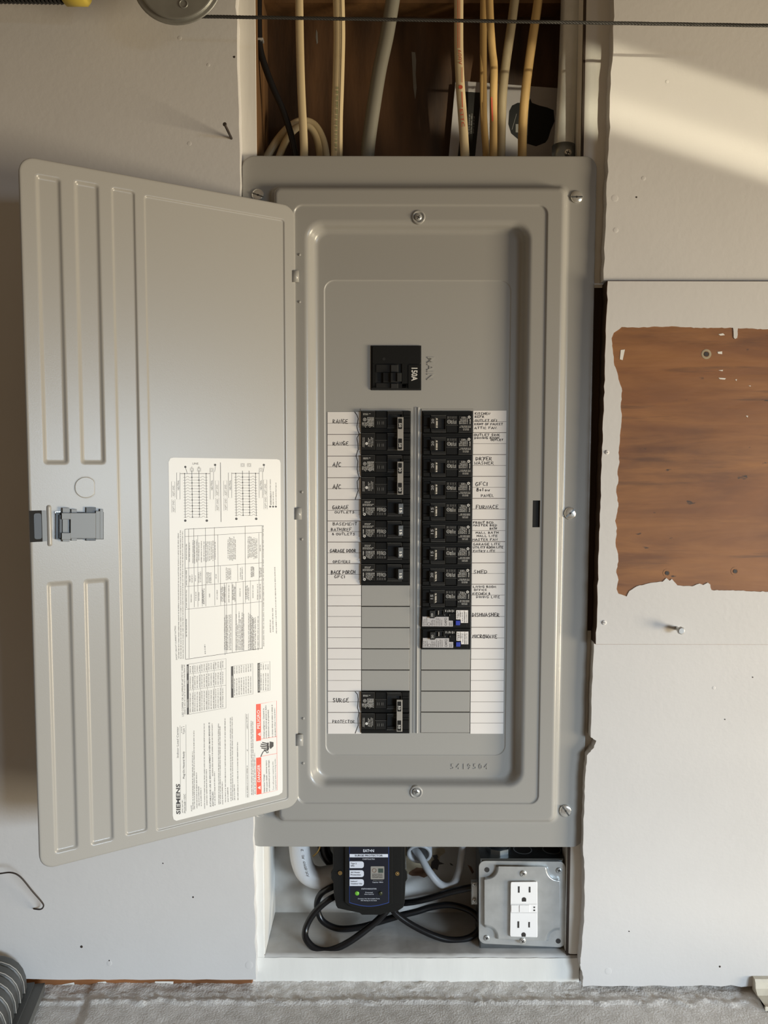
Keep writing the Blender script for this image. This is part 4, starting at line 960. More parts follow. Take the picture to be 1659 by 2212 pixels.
# two arc-fault breakers with foil labels and blue test buttons
q6 = lambda x, y: ((x-70)/12.76, (y-110)/12.76)
def cafci(i, label, shift):
    S = lambda x, y, o=0.0: Vector((xrc+(x-53.25)*sx, YB-o, rc(i)-(y-23.2)*sz))
    t = thing('circuit_breaker', label, 'breaker', (xrc, YB, rc(i)), gr)
    def B(b, x0, y0, x1, y1, o0, o1, m, bev=.4, r=0): a, c = q6(x0+shift, y0), q6(x1+shift, y1); b.block(S, a[0], a[1], c[0], c[1], o0, o1, m, bev, r)
    b = MB(); b.block(S, .4, .6, 106.1, 46, -.012, -.0012, BP, .5)
    B(b, 90, 140, 290, 360, -.002, .0002, BP); B(b, 680, 150, 1000, 270, -.002, .0003, BP); B(b, 830, 290, 1000, 470, -.002, .0001, BP); B(b, 950, 460, 1330, 660, -.002, .0001, BP)
    B(b, 425, 175, 680, 205, -.002, .0006, DB); B(b, 425, 320, 680, 350, -.002, .0006, DB); B(b, 660, 175, 690, 350, -.002, .0006, DB); B(b, 430, 205, 660, 320, -.004, -.0010, 'black_matte', 0)
    b.build('body', t)
    b = MB(); B(b, 290, 190, 425, 400, -.004, .0050, 'handle_plastic', .6); a, c = q6(378+shift, 360), q6(378+shift, 262); b.text(S, '20', a, c, 4.6, 'print_white', .0052)
    u, v_ = q6(518+shift, 205), q6(545+shift, 318); b.block(S, u[0], u[1], v_[0], v_[1], -.001, .0012, 'tie_bar', .3); b.build('toggle_handle', t)
    b = MB(); lab = [(95,372),(290,372),(290,402),(425,402),(470,378),(820,378),(820,482),(938,482),(938,645),(85,640)]
    pts = [q6(x+shift, y) for x, y in lab]
    ids = b.loops([[S(*p, -.0012) for p in pts], [S(*p, .0006) for p in pts]], 'foil_label', False); b.tess([pts], lambda x, y: S(x, y, .0006), 'foil_label')
    for k, x in enumerate((130, 175, 225, 360, 395, 440, 490, 540, 590, 640)):
        y1 = 400 if x < 280 or x > 470 else 425
        b.fine(S, q6(x+shift, 620), q6(x+shift, y1+random.uniform(0, 60)), 1.6, 'fine_print', .0008)
    b.ring(S, *q6(278+shift, 578), 3.2, .6, 'fine_print', .0008)
    b.text(S, 'CAFCI', q6(768+shift, 620), q6(768+shift, 405), 4.6, 'print_black', .0008)
    for x in (860, 905): b.fine(S, q6(x+shift, 625), q6(x+shift, 515), 1.8, 'fine_print', .0008)
    b.build('rating_label', t)
    b = MB(); lab = [(1025,195),(1355,195),(1355,545),(1160,545),(1150,450),(1025,448)]
    pts = [q6(x+shift, y) for x, y in lab]
    b.loops([[S(*p, -.0012) for p in pts], [S(*p, .0006) for p in pts]], 'paper', False); b.tess([pts], lambda x, y: S(x, y, .0006), 'paper')
    b.text(S, 'TEST', q6(1110+shift, 430), q6(1110+shift, 215), 4.4, 'print_black', .0008)
    for x, y0 in ((1165, 380), (1215, 500), (1275, 530), (1325, 530)): b.fine(S, q6(x+shift, y0), q6(x+shift, 240), 1.7, 'fine_print', .0008)
    b.pline(S, [q6(1135+shift, 200), q6(1135+shift, 445)], .5, 'print_line', .0008); b.pline(S, [q6(1255+shift, 200), q6(1255+shift, 540)], .5, 'print_line', .0008)
    b.build('test_label', t)
    b = MB(); B(b, 1010, 478, 1130, 605, -.002, .0022, 'blue_button', .7, 1.0); b.build('test_button', t)
    b = MB(); 
    for k, x in enumerate((735, 790, 832, 868, 915, 955)): b.pline(S, [q6(x+shift, 185+8*(k % 2)), q6(x+shift, 240+10*(k % 3 == 1))], .9 if k % 2 else 1.4, 'print_white', .0006)
    for x in (710, 845): b.pline(S, [q6(x+shift, 310), q6(x+shift, 350)], .9, 'print_dim', .0006)
    b.build('printing', t)
cafci(9, 'arc-fault breaker with blue test button beside the handwritten dishwasher entry', 0)
cafci(10, 'arc-fault breaker with blue test button beside the handwritten microwave entry', 14)
# main breaker
YM = -0.0050
qm = lambda x, y: (780+x/8.295, 720+y/8.295)
S = wall(YM)
t = thing('main_breaker', 'black 150A main breaker in the square opening above the rows', 'breaker', at(855, 843, YM))
def B(b, x0, y0, x1, y1, o0, o1, m, bev=.4, r=0): a, c = qm(x0, y0), qm(x1, y1); b.block(S, a[0], a[1], c[0], c[1], o0, o1, m, bev, r)
b = MB(); B(b, 183, 222, 1078, 1015, -.010, -.0012, 'black_matte', 0); B(b, 205, 232, 1066, 550, -.002, .0004, BP, .6, 2.5); B(b, 205, 545, 270, 985, -.002, .0004, BP, .5); B(b, 730, 545, 845, 985, -.002, .0004, BP); B(b, 205, 895, 845, 985, -.002, .0004, BP, .6, 1.5)
B(b, 268, 560, 660, 700, -.002, .0012, DB, .6); B(b, 268, 890, 660, 975, -.002, .0012, DB, .6); b.circ(S, *qm(408, 460), 3.4, 'black_matte', .0006, 14); b.build('body', t)
b = MB(); B(b, 845, 562, 1066, 992, -.002, .0010, BP, .5, 1.5); b.text(S, '150A', qm(908, 617), qm(905, 853), 12.2, 'print_white', .0012, .03); b.build('rating_plate', t)
b = MB(); B(b, 395, 705, 535, 882, -.004, .0022, DB, .6); B(b, 535, 565, 662, 698, 0, .0034, 'handle_plastic', .8); B(b, 535, 898, 662, 985, 0, .0034, 'handle_plastic', .8); B(b, 530, 705, 645, 880, -.004, .0060, 'black_matte', .6); B(b, 645, 708, 722, 865, -.002, .0085, 'handle_plastic', .8); b.build('toggle_handle', t)

# ================================================================== surge protector under the panel
YS = 0.006
S = wall(YS)
qs = lambda x, y: (740+x/11.85, 1820+y/11.85)
sg = thing('surge_protector', 'black surge protector with white-lettered label below the breaker panel', 'surge protector', at(800, 1972, YS+.03))
b = MB()
def prism(b, S, pts, o0, o1, m, bev=1.2):
    cx = sum(p[0] for p in pts)/len(pts); cy = sum(p[1] for p in pts)/len(pts)
    sh = [(p[0]+(cx-p[0])*bev*.016, p[1]+(cy-p[1])*bev*.016) for p in pts]
    b.loops([[S(*p, o0) for p in pts], [S(*p, o1-.0008) for p in pts], [S(*p, o1) for p in sh]], m, False); b.tess([sh], lambda x, y: S(x, y, o1), m); b.tess([pts], lambda x, y: S(x, y, o0), m)
prism(b, S, [(719,1805),(719,1876),(715,1884),(715,1897),(720,1905),(721,1932),(726,1956),(730,1962),(777,1972),(782,1976),(822,1976),(828,1973),(859,1968),(871,1960),(874,1950),(876,1905),(880,1898),(880,1882),(876,1876),(876,1805)], -.052, -.003, BP)
prism(b, S, [(745,1805),(745,1949),(756,1958),(775,1964),(797,1966),(820,1964),(838,1959),(848,1950),(848,1805)], -.004, .0, BP, .8)
b.block(S, 846, 1805, 869, 1952, -.004, -.0018, BP, .4)
b.build('housing', sg)
b = MB(); arc = [qs(172+(1188-172)*i/16, 1545+95*math.sin(math.pi*i/16)) for i in range(17)]
out = [qs(172, -60)] + arc + [qs(1188, -60)]
b.tess([out], lambda x, y: S(x, y, .0003), 'blue_border')
arc2 = [qs(186+(1176-186)*i/16, 1532+92*math.sin(math.pi*i/16)) for i in range(17)]
b.tess([[qs(186, -60)] + arc2 + [qs(1176, -60)]], lambda x, y: S(x, y, .0005), 'navy_label')
O = .0007
b.text(S, 'EAT', qs(528, 243), qs(685, 243), 5.8, 'label_white', O, .018); b.circ(S, *qs(706, 210), 1.5, 'label_white', O, 10); b.text(S, 'N', qs(735, 243), qs(805, 243), 5.8, 'label_white', O, .018)
b.rect(S, *qs(180, 295), *qs(1163, 378), 'label_white', O); b.text(S, 'SURGE PROTECTOR', qs(313, 356), qs(1030, 356), 3.6, 'print_black', O*1.3, .02)
b.text(S, 'CHSPT2ULTRA', qs(512, 442), qs(825, 442), 2.9, 'label_white', O)
for y0, y1, l1, l2, w1, w2 in ((482, 655, 'Type 2', 'SPD', 360, 305), (710, 885, 'AC Power', 'Protection', 450, 462), (938, 1112, 'Indoor/', 'Outdoor Use', 380, 505)):
    a, c = qs(180, y0), qs(545, y1)
    pts = [a, (c[0]-5, a[1])] + [(c[0]-5+5*math.sin(math.radians(k)), a[1]+5-5*math.cos(math.radians(k))) for k in (20, 45, 70, 90)] + [(c[0]-5+5*math.cos(math.radians(k)), c[1]-5+5*math.sin(math.radians(k))) for k in (0, 20, 45, 70)] + [(c[0]-5, c[1]), (a[0], c[1])]
    b.tess([pts], lambda x, y: S(x, y, O), 'label_white')
    b.text(S, l1, qs(212, y0+72), qs(w1, y0+72), 3.0, 'print_black', O*1.3, .012); b.text(S, l2, qs(212, y0+133), qs(w2, y0+133), 3.0, 'print_black', O*1.3, .012)
a, c = qs(720, 610), qs(1068, 942); b.tess([rr(a[0], a[1], c[0], c[1], 1.5)], lambda x, y: S(x, y, O), 'hologram')
b.rect(S, *qs(915, 665), *qs(1040, 775), 'hologram_dark', O*1.3); b.ring(S, *qs(812, 715), 4.2, .9, 'bare_patch', O*1.3)
for y in (820, 850, 880, 908): b.fine(S, qs(760, y), qs(1030, y), 1.5, 'print_black', O*1.3)
b.text(S, 'Surge Current', qs(780, 980), qs(1030, 980), 2.2, 'print_dim', O); b.text(S, 'Capacity 108kA', qs(762, 1030), qs(1040, 1030), 2.4, 'label_white', O)
b.text(S, 'STATUS INDICATORS', qs(480, 1200), qs(868, 1200), 2.6, 'label_white', O, .01); b.text(S, 'Protected', qs(585, 1290), qs(770, 1290), 2.4, 'label_white', O); b.text(S, 'when both lit', qs(556, 1335), qs(798, 1335), 2.4, 'label_white', O)
b.text(S, 'Contains No Serviceable Parts', qs(392, 1450), qs(948, 1450), 2.4, 'label_white', O); b.text(S, 'AIC Rating on the back', qs(465, 1497), qs(878, 1497), 2.4, 'label_white', O)
b.build('front_label', sg)
for p, m in (((372, 1302), 'led_green'), ((970, 1302), 'led_off')):
    b = MB(); b.dome(S, *qs(*p), 4.7, .0022, m, .0004); b.build('indicator_light', sg)
for px, py in ((734.7, 1886), (858.4, 1887.4)):
    b = MB(); SS = wall(YS+.0018); b.ring(SS, px, py, 3.4, 2.0, 'brass', .0005); b.circ(SS, px, py, 2.2, 'slot_dark', .0003); b.dome(SS, px, py, 1.6, .0006, 'brass', .0002, 8, 2); b.build('brass_screw', sg)

# ================================================================== outlet box
YO = 0.008
S = wall(YO)
ob = thing('outlet_box', 'square galvanised outlet box with white receptacle standing on the bay ledge', 'outlet box', at(1128, 2046, YO+.03))
kb = lambda x, y: (900+x/4.366, 1780+y/4.366)
TL, TR, BR, BL = (1034, 1859), (1221.5, 1861), (1222, 2047), (1034, 2038)
def bil(a, c): return (TL[0]*(1-a)*(1-c)+TR[0]*a*(1-c)+BR[0]*a*c+BL[0]*(1-a)*c, TL[1]*(1-a)*(1-c)+TR[1]*a*(1-c)+BR[1]*a*c+BL[1]*(1-a)*c)
Sb = lambda a, c, o=0.0: S(*bil(a, c), o)
b = MB()                                     # steel box body
lo, hi = at(1037, 2040, YO), at(1219, 1862, YO)
b.box((lo.x, YO+.003, SHELF+.0006), (hi.x, 0.060, hi.z+.002), 'galv_dark', .0015)
b.build('box_body', ob)
for px in (1130, 1193):                      # knockouts on the top face
    b = MB(); c0 = at(px, 1850, .03); n = 20
    T = lambda x, y, o=0.0: Vector((x, y, hi.z+.002+o))
    b.ring(T, c0.x, .034, .0112, .0012, 'galvanised', .0004); b.build('knockout', ob)
b = MB(); c0 = Vector((at(1077, 1850, .03).x, .034, hi.z+.002))
b.tube([c0, c0+Vector((0, 0, .006))], .0155, 'galv_dark', 8, smooth=False); b.tube([c0+Vector((0, 0, .006)), c0+Vector((0, 0, .03))], .0118, 'galv_dark', 16); b.tube([c0+Vector((0, 0, .028)), c0+Vector((0, 0, .055))], .0105, 'galvanised', 16); b.build('conduit_connector', ob)
b = MB(); Gz = 'galvanised'                  # raised cover with lowered corner ears
base = rr(0, 0, 1, 1, .075, 6)
def notch(e):                                # boss outline with scooped corners
    r = .115+e; m_ = .035+e; pts = []
    for cx, cy, a0 in ((1, 0, 188), (1, 1, 278), (0, 1, 368), (0, 0, 98)):
        ox, oy = (cx-.085 if cx else .085), (cy-.085 if cy else .085)
        for i in range(9):
            a = math.radians(a0 - 106*i/8)
            pts.append((min(1-m_, max(m_, ox+r*math.cos(a))), min(1-m_, max(m_, oy+r*math.sin(a)))))
    return pts
b.loops([[Sb(*p, -.010) for p in base], [Sb(*p, -.0004) for p in base], [Sb(.5+(p[0]-.5)*.99, .5+(p[1]-.5)*.99, 0) for p in base]], Gz, True)
bs = [(.5+(p[0]-.5)*.99, .5+(p[1]-.5)*.99) for p in base]
n0 = notch(-.004)
b.tess([bs, n0], lambda x, y: Sb(x, y, 0), Gz)
b.loops([[Sb(*p, o) for p in notch(e)] for e, o in ((-.004, 0), (0, .0004), (.008, .0022), (.018, .0046), (.028, .0054), (.034, .0055))], Gz)
b.tess([notch(.034)], lambda x, y: Sb(x, y, .0055), Gz)
b.build('raised_cover', ob)
for (px, py), kd in (((1052, 1879), 0), ((1208, 1881), 1), ((1051.5, 2027), 1), ((1206, 2033), 0)):
    if kd: screw(ob, px, py, YO, 6.5, 25, 'galvanised', .0018, .3, True, 'cover_screw')
    else: b = MB(); b.circ(S, px, py, 5.4, 'slot_dark', .0003, 18); b.build('screw_opening', ob)
for px, py in ((1131, 1888), (1129.5, 2034)): screw(ob, px, py, YO-.0055, 7, 35, 'zinc', .0022, .25, True, 'plate_screw')
# receptacle
So = wall(YO-.0055)
W = 'white_plastic'
A = lambda x, y: kb(x, y)
b = MB(); qd = [A(886, 545), A(1138, 542), A(1140, 1070), A(880, 1062)]
def rq(u, v_): return (qd[0][0]*(1-u)*(1-v_)+qd[1][0]*u*(1-v_)+qd[2][0]*u*v_+qd[3][0]*(1-u)*v_, qd[0][1]*(1-u)*(1-v_)+qd[1][1]*u*(1-v_)+qd[2][1]*u*v_+qd[3][1]*(1-u)*v_)
Sr = lambda u, v_, o=0.0: So(*rq(u, v_), o)
fr = rr(0, 0, 1, 1, .035, 4)
b.loops([[Sr(*p, -.002) for p in fr], [Sr(*p, .0034) for p in fr], [Sr(.5+(p[0]-.5)*.975, .5+(p[1]-.5)*.985, .0042) for p in fr]], W, False); b.tess([[(.5+(p[0]-.5)*.975, .5+(p[1]-.5)*.985) for p in fr]], lambda x, y: Sr(x, y, .0042), W)
rc_ = b.build('receptacle', ob)
SR = lambda x, y, o=0.0: wall(YO-.0055-.0042)(*A(x, y), o)
b = MB()
for x0, y0, x1, y1 in ((956, 588, 972, 648), (1058, 592, 1074, 646), (951, 918, 968, 980), (1054, 924, 1069, 976)): b.rect(SR, x0, y0, x1, y1, 'slot_dark', .0002)
for cx_, cy_ in ((1013, 712), (1009, 1043)):
    pts = [(cx_+21*math.cos(math.radians(k)), cy_+21*math.sin(math.radians(k))) for k in range(180, 361, 15)] + [(cx_+19, cy_+20), (cx_-19, cy_+20)]
    b.tess([pts], lambda x, y: SR(x, y, .0002), 'slot_dark')
for y in (786, 814): b.rect(SR, 1103, y-7, 1117, y+7, 'slot_dark', .0002)
b.pline(SR, [(886, 756), (1136, 756)], 1.6, 'fine_print', .00015); b.pline(SR, [(884, 838), (1136, 838)], 1.6, 'fine_print', .00015)
b.build('outlet_slots', rc_)
for x0, x1 in ((890, 964), (970, 1066)):
    b = MB(); b.block(SR, x0, 764, x1, 832, 0, .0010, W, 2.0); b.build('test_button', rc_)
# cable clamp on the left side of the box
b = MB(); c0, c1 = at(1018, 1953, YO+.012), at(1032, 1905, YO+.012)
b.box((c0.x, YO+.010, c0.z), (c1.x, YO+.018, c1.z), Gz, .001); b.tube([at(1024, 1917, YO+.02), at(1036, 1914, YO+.02)], .008, Gz, 12); b.build('cable_clamp', ob)
for py in (1911, 1946): screw(ob, 1025, py, YO+.010, 5.2, 20, 'zinc', .003, .25, True, 'clamp_screw')
# ================================================================== cables
def cable(name, label, pts, r, m, flat=1.0, k=8, seg=12, cat='cable', group=None):
    path = pxpath(pts, k); b = MB(); b.tube(path, r, m, seg, flat)
    o = tag(b.build(name), label, cat, group); return o, path
PX = .00054
# black cord of the surge protector: two leads
sh = SHELF+.0046
cable('power_lead', 'thick black lead looping left from the surge protector to the outlet box clamp',
 [(842,1955,.030),(833,1970,.026),(805,1997,.022),(755,2034,.0135),(712,2053,.0105),(681.5,2049,.0105),(662,2029.6,.014),(660,2008,.020),(673,1980,.025),(694.5,1956,.028),(720,1938,.030),(745,1932,.062),(800,1938,.068),(850,1950,.062),(885,1949,.052),(925,1941,.042),(975,1926,.034),(1018,1917,.029),(1036,1914,.028)], .0041, 'black_cable', seg=14)
cable('power_lead', 'thick black lead looping right from the surge protector behind the outlet box',
 [(846,1955,.034),(853,1971,.030),(885,1995,.028),(930,2018,.026),(969,2030,.0265),(1003,2029,.028),(1028,2016,.032),(1037,1993,.040),(1018,1969,.048),(975,1955,.052),(934,1959,.055),(900,1969,.052),(864,1978,.049),(820,1991,.047),(777,2003,.045),(733,2006,.0455),(701,1993,.048),(688,1973,.050),(685,1949,.050),(695,1929,.048),(718,1916,.046),(750,1905,.062)], .0040, 'black_cable', seg=14)
o, path = cable('service_cable', 'fat white service cable bending behind the surge protector', [(645,1790,.050),(647,1832,.050),(652,1862,.050),(664,1886,.052),(688,1896,.056),(720,1890,.062),(745,1880,.066)], .0135, 'white_cable', seg=18)
b = MB(); S = wall(.050-.0140)
b.text(S, 'AA-8000', (668.5, 1894), (659.5, 1861), 5.2, 'fine_print'); b.text(S, 'AL', (658.5, 1856), (656.5, 1846), 5.2, 'fine_print'); b.text(S, '2', (655.8, 1839), (655.2, 1834), 5.2, 'fine_print'); b.build('cable_print', o)
b = MB(); p0, p1 = at(737, 1862, .055), at(690, 1830, .058); b.tube(spline([at(742,1872,.075), at(718,1862,.072), at(702,1842,.070), at(698,1815,.068)], 6), .008, 'black_cable', 10); tag(b.build('stub_cable'), 'short black cable beside the fat white cable', 'cable')
b = MB(); b.tube(spline([at(676,1850,.05), at(688,1838,.05), at(694,1820,.05)], 5), .0012, 'brass', 8); tag(b.build('copper_wire'), 'thin bare copper wire next to the fat white cable', 'wire')
# pvc sleeve with a grey cable coming out
cv_ = at(906, 1846, .060)
b = MB(); ax = Vector((-.05, -.93, -.36)).normalized(); n = 26
uu = ax.cross(Vector((0, 0, 1))).normalized(); vv_ = uu.cross(ax)
def cir(c, r): return [c+uu*(r*math.cos(2*math.pi*i/n))+vv_*(r*math.sin(2*math.pi*i/n)) for i in range(n)]
b.loops([cir(cv_-ax*.035, .0165), cir(cv_-ax*.001, .0165), cir(cv_, .0160), cir(cv_, .0130), cir(cv_-ax*.001, .0122), cir(cv_-ax*.030, .0122)], 'light_grey_cable'); b.face([b.vert(p) for p in cir(cv_-ax*.030, .0122)], 'black_matte')
tag(b.build('conduit_sleeve'), 'round white plastic conduit sleeve on the back of the bay', 'sleeve')
cable('branch_cable', 'grey cable dipping in a U from the plastic sleeve up behind the panel', [(896,1835,.072),(908,1850,.060),(925,1880,.050),(945,1905,.046),(963,1914,.044),(981,1906,.044),(992,1880,.046),(997,1850,.048),(999,1832,.050),(1000,1800,.052)], .0047, 'light_grey_cable', seg=12)
# cables rising out of the top of the panel
up = lambda pts, Y: [(x, y, Y) for x, y in pts]
o, path = cable('entry_cable', 'black cable running down beside the left stud into the panel', [(560,-60,.016),(559,-10,.016),(559,60,.016),(562,105,.016),(573,145,.018),(590,190,.021),(612,240,.025),(630,295,.028),(640,345,.030),(646,400,.030)], .0038, 'black_cable')
b = MB(); b.tube([p+Vector((-.0020, -.0032, 0)) for p in path[:22]], .0012, 'white_plastic', 8); b.build('white_tracer', o)
b = MB(); c0 = at(560, 88, .016); b.box((c0.x-.0050, .0112, c0.z-.0012), (c0.x+.0050, .020, c0.z+.0012), 'galvanised', .0004); b.build('cable_tie', o)
cable('entry_cable', 'cream flat cable nearest the left stud, in front of the coiled cable', up([(645,-60),(646,-10),(648,100),(651,200),(656,300),(657,345),(658,400)], .018), .0047, 'cream_cable', .55)
cable('entry_cable', 'cream cable coiled in an arch behind the straight cream cable', up([(565,360),(577,338),(600,302),(625,275),(652,262),(678,270),(696,300),(704,338),(706,380)], .052), .0050, 'cream_cable', .7)
cable('entry_cable', 'inner cream cable loop under the coiled arch', up([(600,345),(620,300),(645,274),(668,275),(684,300),(691,340),(692,380)], .046), .0042, 'cream_cable', .7)
o, path = cable('entry_cable', 'wide cream ribbed cable between the coiled cable and grey cable', up([(731,-60),(731.5,-10),(733,70),(732,130),(730,200),(728,260),(727.5,345),(727,400)], .018), .0068, 'cream_cable', .55)
for dx in (.0012, .0030):
    b = MB(); b.tube([p+Vector((dx, -.0034, 0)) for p in path], .0005, 'putty_cable', 6); b.build('cable_ridge', o)
b = MB(); b.fine(wall(.0138), (728, 325), (731, 185), 4.5, 'green_print', wmin=2, wmax=5); b.build('cable_print', o)
cable('entry_cable', 'thick grey cable slanting down left of the red printed cable', up([(858,-60),(850,-10),(836,75),(820,150),(807,230),(797,300),(793,345),(790,400)], .032), [.0083]*0 or .0083, 'grey_cable', .9, seg=16)
o, path = cable('entry_cable', 'cream cable with red printing', up([(990,-60),(991,-10),(991,100),(994,180),(999,250),(1004,330),(1006,400)], .022), .0053, 'cream_cable', .6)
S = wall(.0182)
b = MB(); b.text(S, '600V', (989.5, 108), (991.5, 140), 7, 'red_print'); b.text(S, 'ETTC', (993, 236), (997.5, 274), 7, 'red_print', 0, .01); b.pline(S, [(989, 0), (989, 104)], 1.3, 'red_print'); b.pline(S, [(993, 0), (993, 104)], 1.3, 'red_print'); b.pline(S, [(998, 145), (998, 178)], 1.3, 'red_print'); b.circ(S, 995, 188, 4.5, 'red_print'); b.pline(S, [(998, 198), (999, 232)], 2.0, 'red_print'); b.build('cable_print', o)
cable('entry_cable', 'tan cable behind its wavy tan neighbour', up([(1045,-60),(1045,-10),(1044,100),(1045,250),(1050,330),(1051,400)], .040), .0042, 'tan_cable', .7)
o, path = cable('entry_cable', 'wavy tan cable right of the red printed cable', up([(1056,-60),(1057,-10),(1059,45),(1063,105),(1067,145),(1066,210),(1066,260),(1066,345),(1066,400)], .026), .0045, 'tan_cable', .7)
b = MB(); b.pline(wall(.0225), [(1062, 210), (1064, 262)], 3.0, 'red_print'); b.build('cable_print', o)
cable('entry_cable', 'putty grey cable between the tan cables', up([(1120,-60),(1113,-10),(1104,60),(1093,135),(1086,200),(1083,270),(1082,345),(1082,400)], .036), .0054, 'putty_cable', .8)
cable('entry_cable', 'tan cable curving beside the metal conduit', up([(1168,-60),(1164,-10),(1154,60),(1143,135),(1134,210),(1129,280),(1128,345),(1128,400)], .030), .0053, 'tan_cable', .8)
cd = thing('metal_conduit', 'shiny galvanised conduit beside the right stud above the panel', 'conduit', at(1216, 345, .036))
b = MB(); b.tube(pxpath(up([(1236,-60),(1235,-10),(1233,60),(1228,180),(1222,270),(1217,345),(1216,380)], .036), 6), .0125, 'conduit_steel', 22); b.build('pipe', cd)
b = MB(); b.tube([at(1217.5, 316, .036), at(1216.5, 345, .036), at(1215, 380, .036)], .0138, 'galv_dark', 22); b.build('coupling', cd)
screw(cd, 1227, 329, .0225, 8, 20, 'zinc', .004, .25, True, 'set_screw')
# leaflet tucked in behind the cables
YL = .078
S = wall(YL)
lf = thing('leaflet', 'printed leaflet with a picture of a black device tucked behind the cables', 'leaflet', at(1080, 400, YL))
b = MB(); q = [(984, 174), (1225, 192), (1225, 420), (962, 420)]
ids = b.loops([[S(*p, 0) for p in q], [S(*p, .0012) for p in q]], 'leaflet_paper', False); b.face(ids[1], 'leaflet_paper'); b.face(ids[0], 'leaflet_paper'); b.build('sheet', lf)
b = MB(); b.tess([[(1004, 198), (1040, 200), (1018, 420), (980, 420)]], lambda x, y: S(x, y, .0014), 'dark_block')
for x, y0, y1 in ((1016, 290, 246), (1021, 289, 246), (1026, 288, 250)): b.fine(S, (x-2, y0), (x, y1), 3, 'print_dim', .0016)
dev = [(1100,240),(1106,228),(1118,222),(1142,222),(1145,212),(1149,222),(1165,228),(1182,232),(1196,238),(1198,262),(1190,280),(1184,300),(1178,308),(1158,316),(1138,310),(1118,300),(1104,288),(1098,268)]
b.tess([dev], lambda x, y: S(x, y, .0014), 'black_matte'); b.rect(S, 1114, 268, 1120, 286, 'print_dim', .0016); b.pline(S, [(1106, 280), (1116, 246)], .9, 'print_dim', .0016); b.build('printing', lf)

# ================================================================== garage door hardware along the top
YP = -0.075
S = wall(YP)
pu = thing('pulley', 'round grey metal pulley at the top left of the wall', 'pulley', at(383, -43, YP))
b = MB(); cpx, cpy = 383, -43
def disc(b, prof, m, n=48):
    L = [[S(cpx+r*math.cos(2*math.pi*i/n), cpy+r*math.sin(2*math.pi*i/n), o) for i in range(n)] for r, o in prof]
    ids = b.loops(L, m); b.face(ids[-1], m); b.face(ids[0], m)
disc(b, [(98, -.014), (98, -.010), (90, -.008), (76, -.004), (76, -.002), (98, 0.004), (98, .005), (97, .0056), (93, .0058), (88, .0056), (86.5, .0060), (86, .0078), (84, .0086), (80, .0088)], 'pulley_steel')
b.build('sheave', pu)
b = MB(); b.loops([[S(396+r*math.cos(2*math.pi*i/20), 8+r*1.0*math.sin(2*math.pi*i/20), .0088+o) for i in range(20)] for r, o in ((10.5, 0), (9.5, .0008), (8, .0008), (7, 0.0))], 'pulley_steel'); b.build('rivet_ring', pu)
rp = thing('wire_rope', 'taut dark wire rope stretched across the top from the pulley', 'wire rope', at(450, 36, YP+.003))
pa, pb_ = at(392, 35, YP+.003), at(1700, 56, YP-.012)
ax = (pb_-pa).normalized(); e1 = ax.cross(Vector((0, 1, 0))).normalized(); e2 = ax.cross(e1)
LEN = (pb_-pa).length
for s_ in range(4):
    b = MB(); N = 420
    b.tube([pa+ax*(LEN*i/N)+(e1*math.cos(2*math.pi*(i/9+s_/4))+e2*math.sin(2*math.pi*(i/9+s_/4)))*.00085 for i in range(N+1)], .00095, 'rope_steel', 5, cap=False); b.build('strand', rp)
sp_ = thing('extension_spring', 'dark coiled extension spring at the top left edge', 'spring', at(60, -25, YP+.01))
pa, pb_ = at(-150, -28, YP+.01), at(132, -24, YP+.01); ax = (pb_-pa); Ls = ax.length; axn = ax.normalized(); e1 = axn.cross(Vector((0, 1, 0))).normalized(); e2 = axn.cross(e1)
b = MB(); turns = int(Ls/.0042); N = turns*14
b.tube([pa+axn*(Ls*i/N)+(e1*math.cos(2*math.pi*i/14)+e2*math.sin(2*math.pi*i/14))*.0125 for i in range(N+1)], .0019, 'spring_steel', 6); b.build('coil', sp_)
b = MB(); yc = at(160, -28, YP+.01); b.tube([at(134, -28, YP+.01), at(139, -28, YP+.01), at(182, -28, YP+.01), at(188, -28, YP+.01)], [.0145, .0175, .0175, .0145], 'yellow_plastic', 20); b.build('spring_plug', sp_)
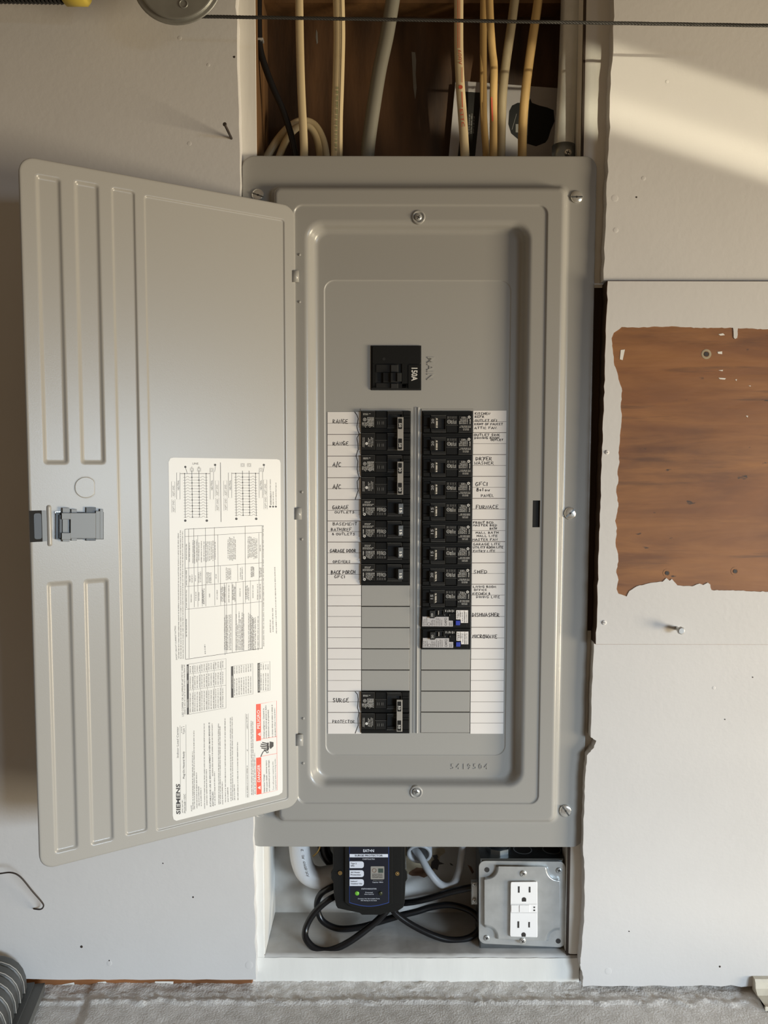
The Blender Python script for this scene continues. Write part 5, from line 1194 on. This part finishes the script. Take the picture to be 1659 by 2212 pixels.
# ================================================================== ribbed plastic case at the lower left
th = math.radians(-9.4)
cs = thing('ribbed_case', 'dark grey ribbed plastic case on the concrete at the lower left corner', 'case', (0, 0, 0))
f0 = at(78, 2120, BF-.002)
ZB = max(.004, f0.z)
fw = Vector((math.sin(-th)*1.0, -math.cos(th), 0)); rt = Vector((math.cos(th), math.sin(-th)*1.0, 0)).normalized()
rt = Vector((-fw.y, fw.x, 0)).normalized()
org = Vector((f0.x, f0.y, 0)); cs.location = org
b = MB()
def bx(pts, z0, z1, m): b.loops([[Vector((p.x, p.y, z)) for p in pts] for z in (z0, z1)], m, False); b.poly([Vector((p.x, p.y, z1)) for p in pts], m)
fr_ = lambda a, d: org+rt*a+fw*d
bx([fr_(0.010, .0), fr_(.010, .30), fr_(-.30, .30), fr_(-.30, 0)], 0.001, ZB-.003, 'case_base'); bx([fr_(-.0015, .001), fr_(-.0015, .30), fr_(-.30, .30), fr_(-.30, .001)], ZB-.003, ZB, 'case_plastic')
b.build('base_plate', cs)
foot = at(59, 2138, BF-.012); top = at(-8, 2046, BF-.004)
a1 = (foot-org).dot(rt); H = top.z-ZB
for i in range(14):
    b = MB(); d0 = .006+i*.0165; d1 = d0+.0150
    ac = a1-.052-.010*0; rx = .052
    def arch(d, k, zz=0):
        pts = []
        for j in range(15):
            t = math.pi*j/14
            ex = abs(math.cos(t))**.75*(1 if math.cos(t) > 0 else -1); ez = abs(math.sin(t))**.8
            p = fr_(ac+rx*k*ex, d); pts.append(Vector((p.x, p.y, ZB+H*k*ez)))
        return pts
    L = [arch(d0, .93), arch(d0+.001, .985), arch(d0+.003, 1.0), arch(d1-.003, 1.0), arch(d1-.001, .985), arch(d1, .93)]
    b.loops(L, 'case_plastic', True, False); b.poly(arch(d0, .93), 'case_plastic'); b.poly(arch(d1, .93), 'case_plastic')
    b.build('rib', cs)
    b = MB(); b.tube(arch(d1-.0012, 1.004), .0006, 'tie_bar', 5, cap=False); b.build('rib_highlight', cs)  # pale line paints the highlight along each rib
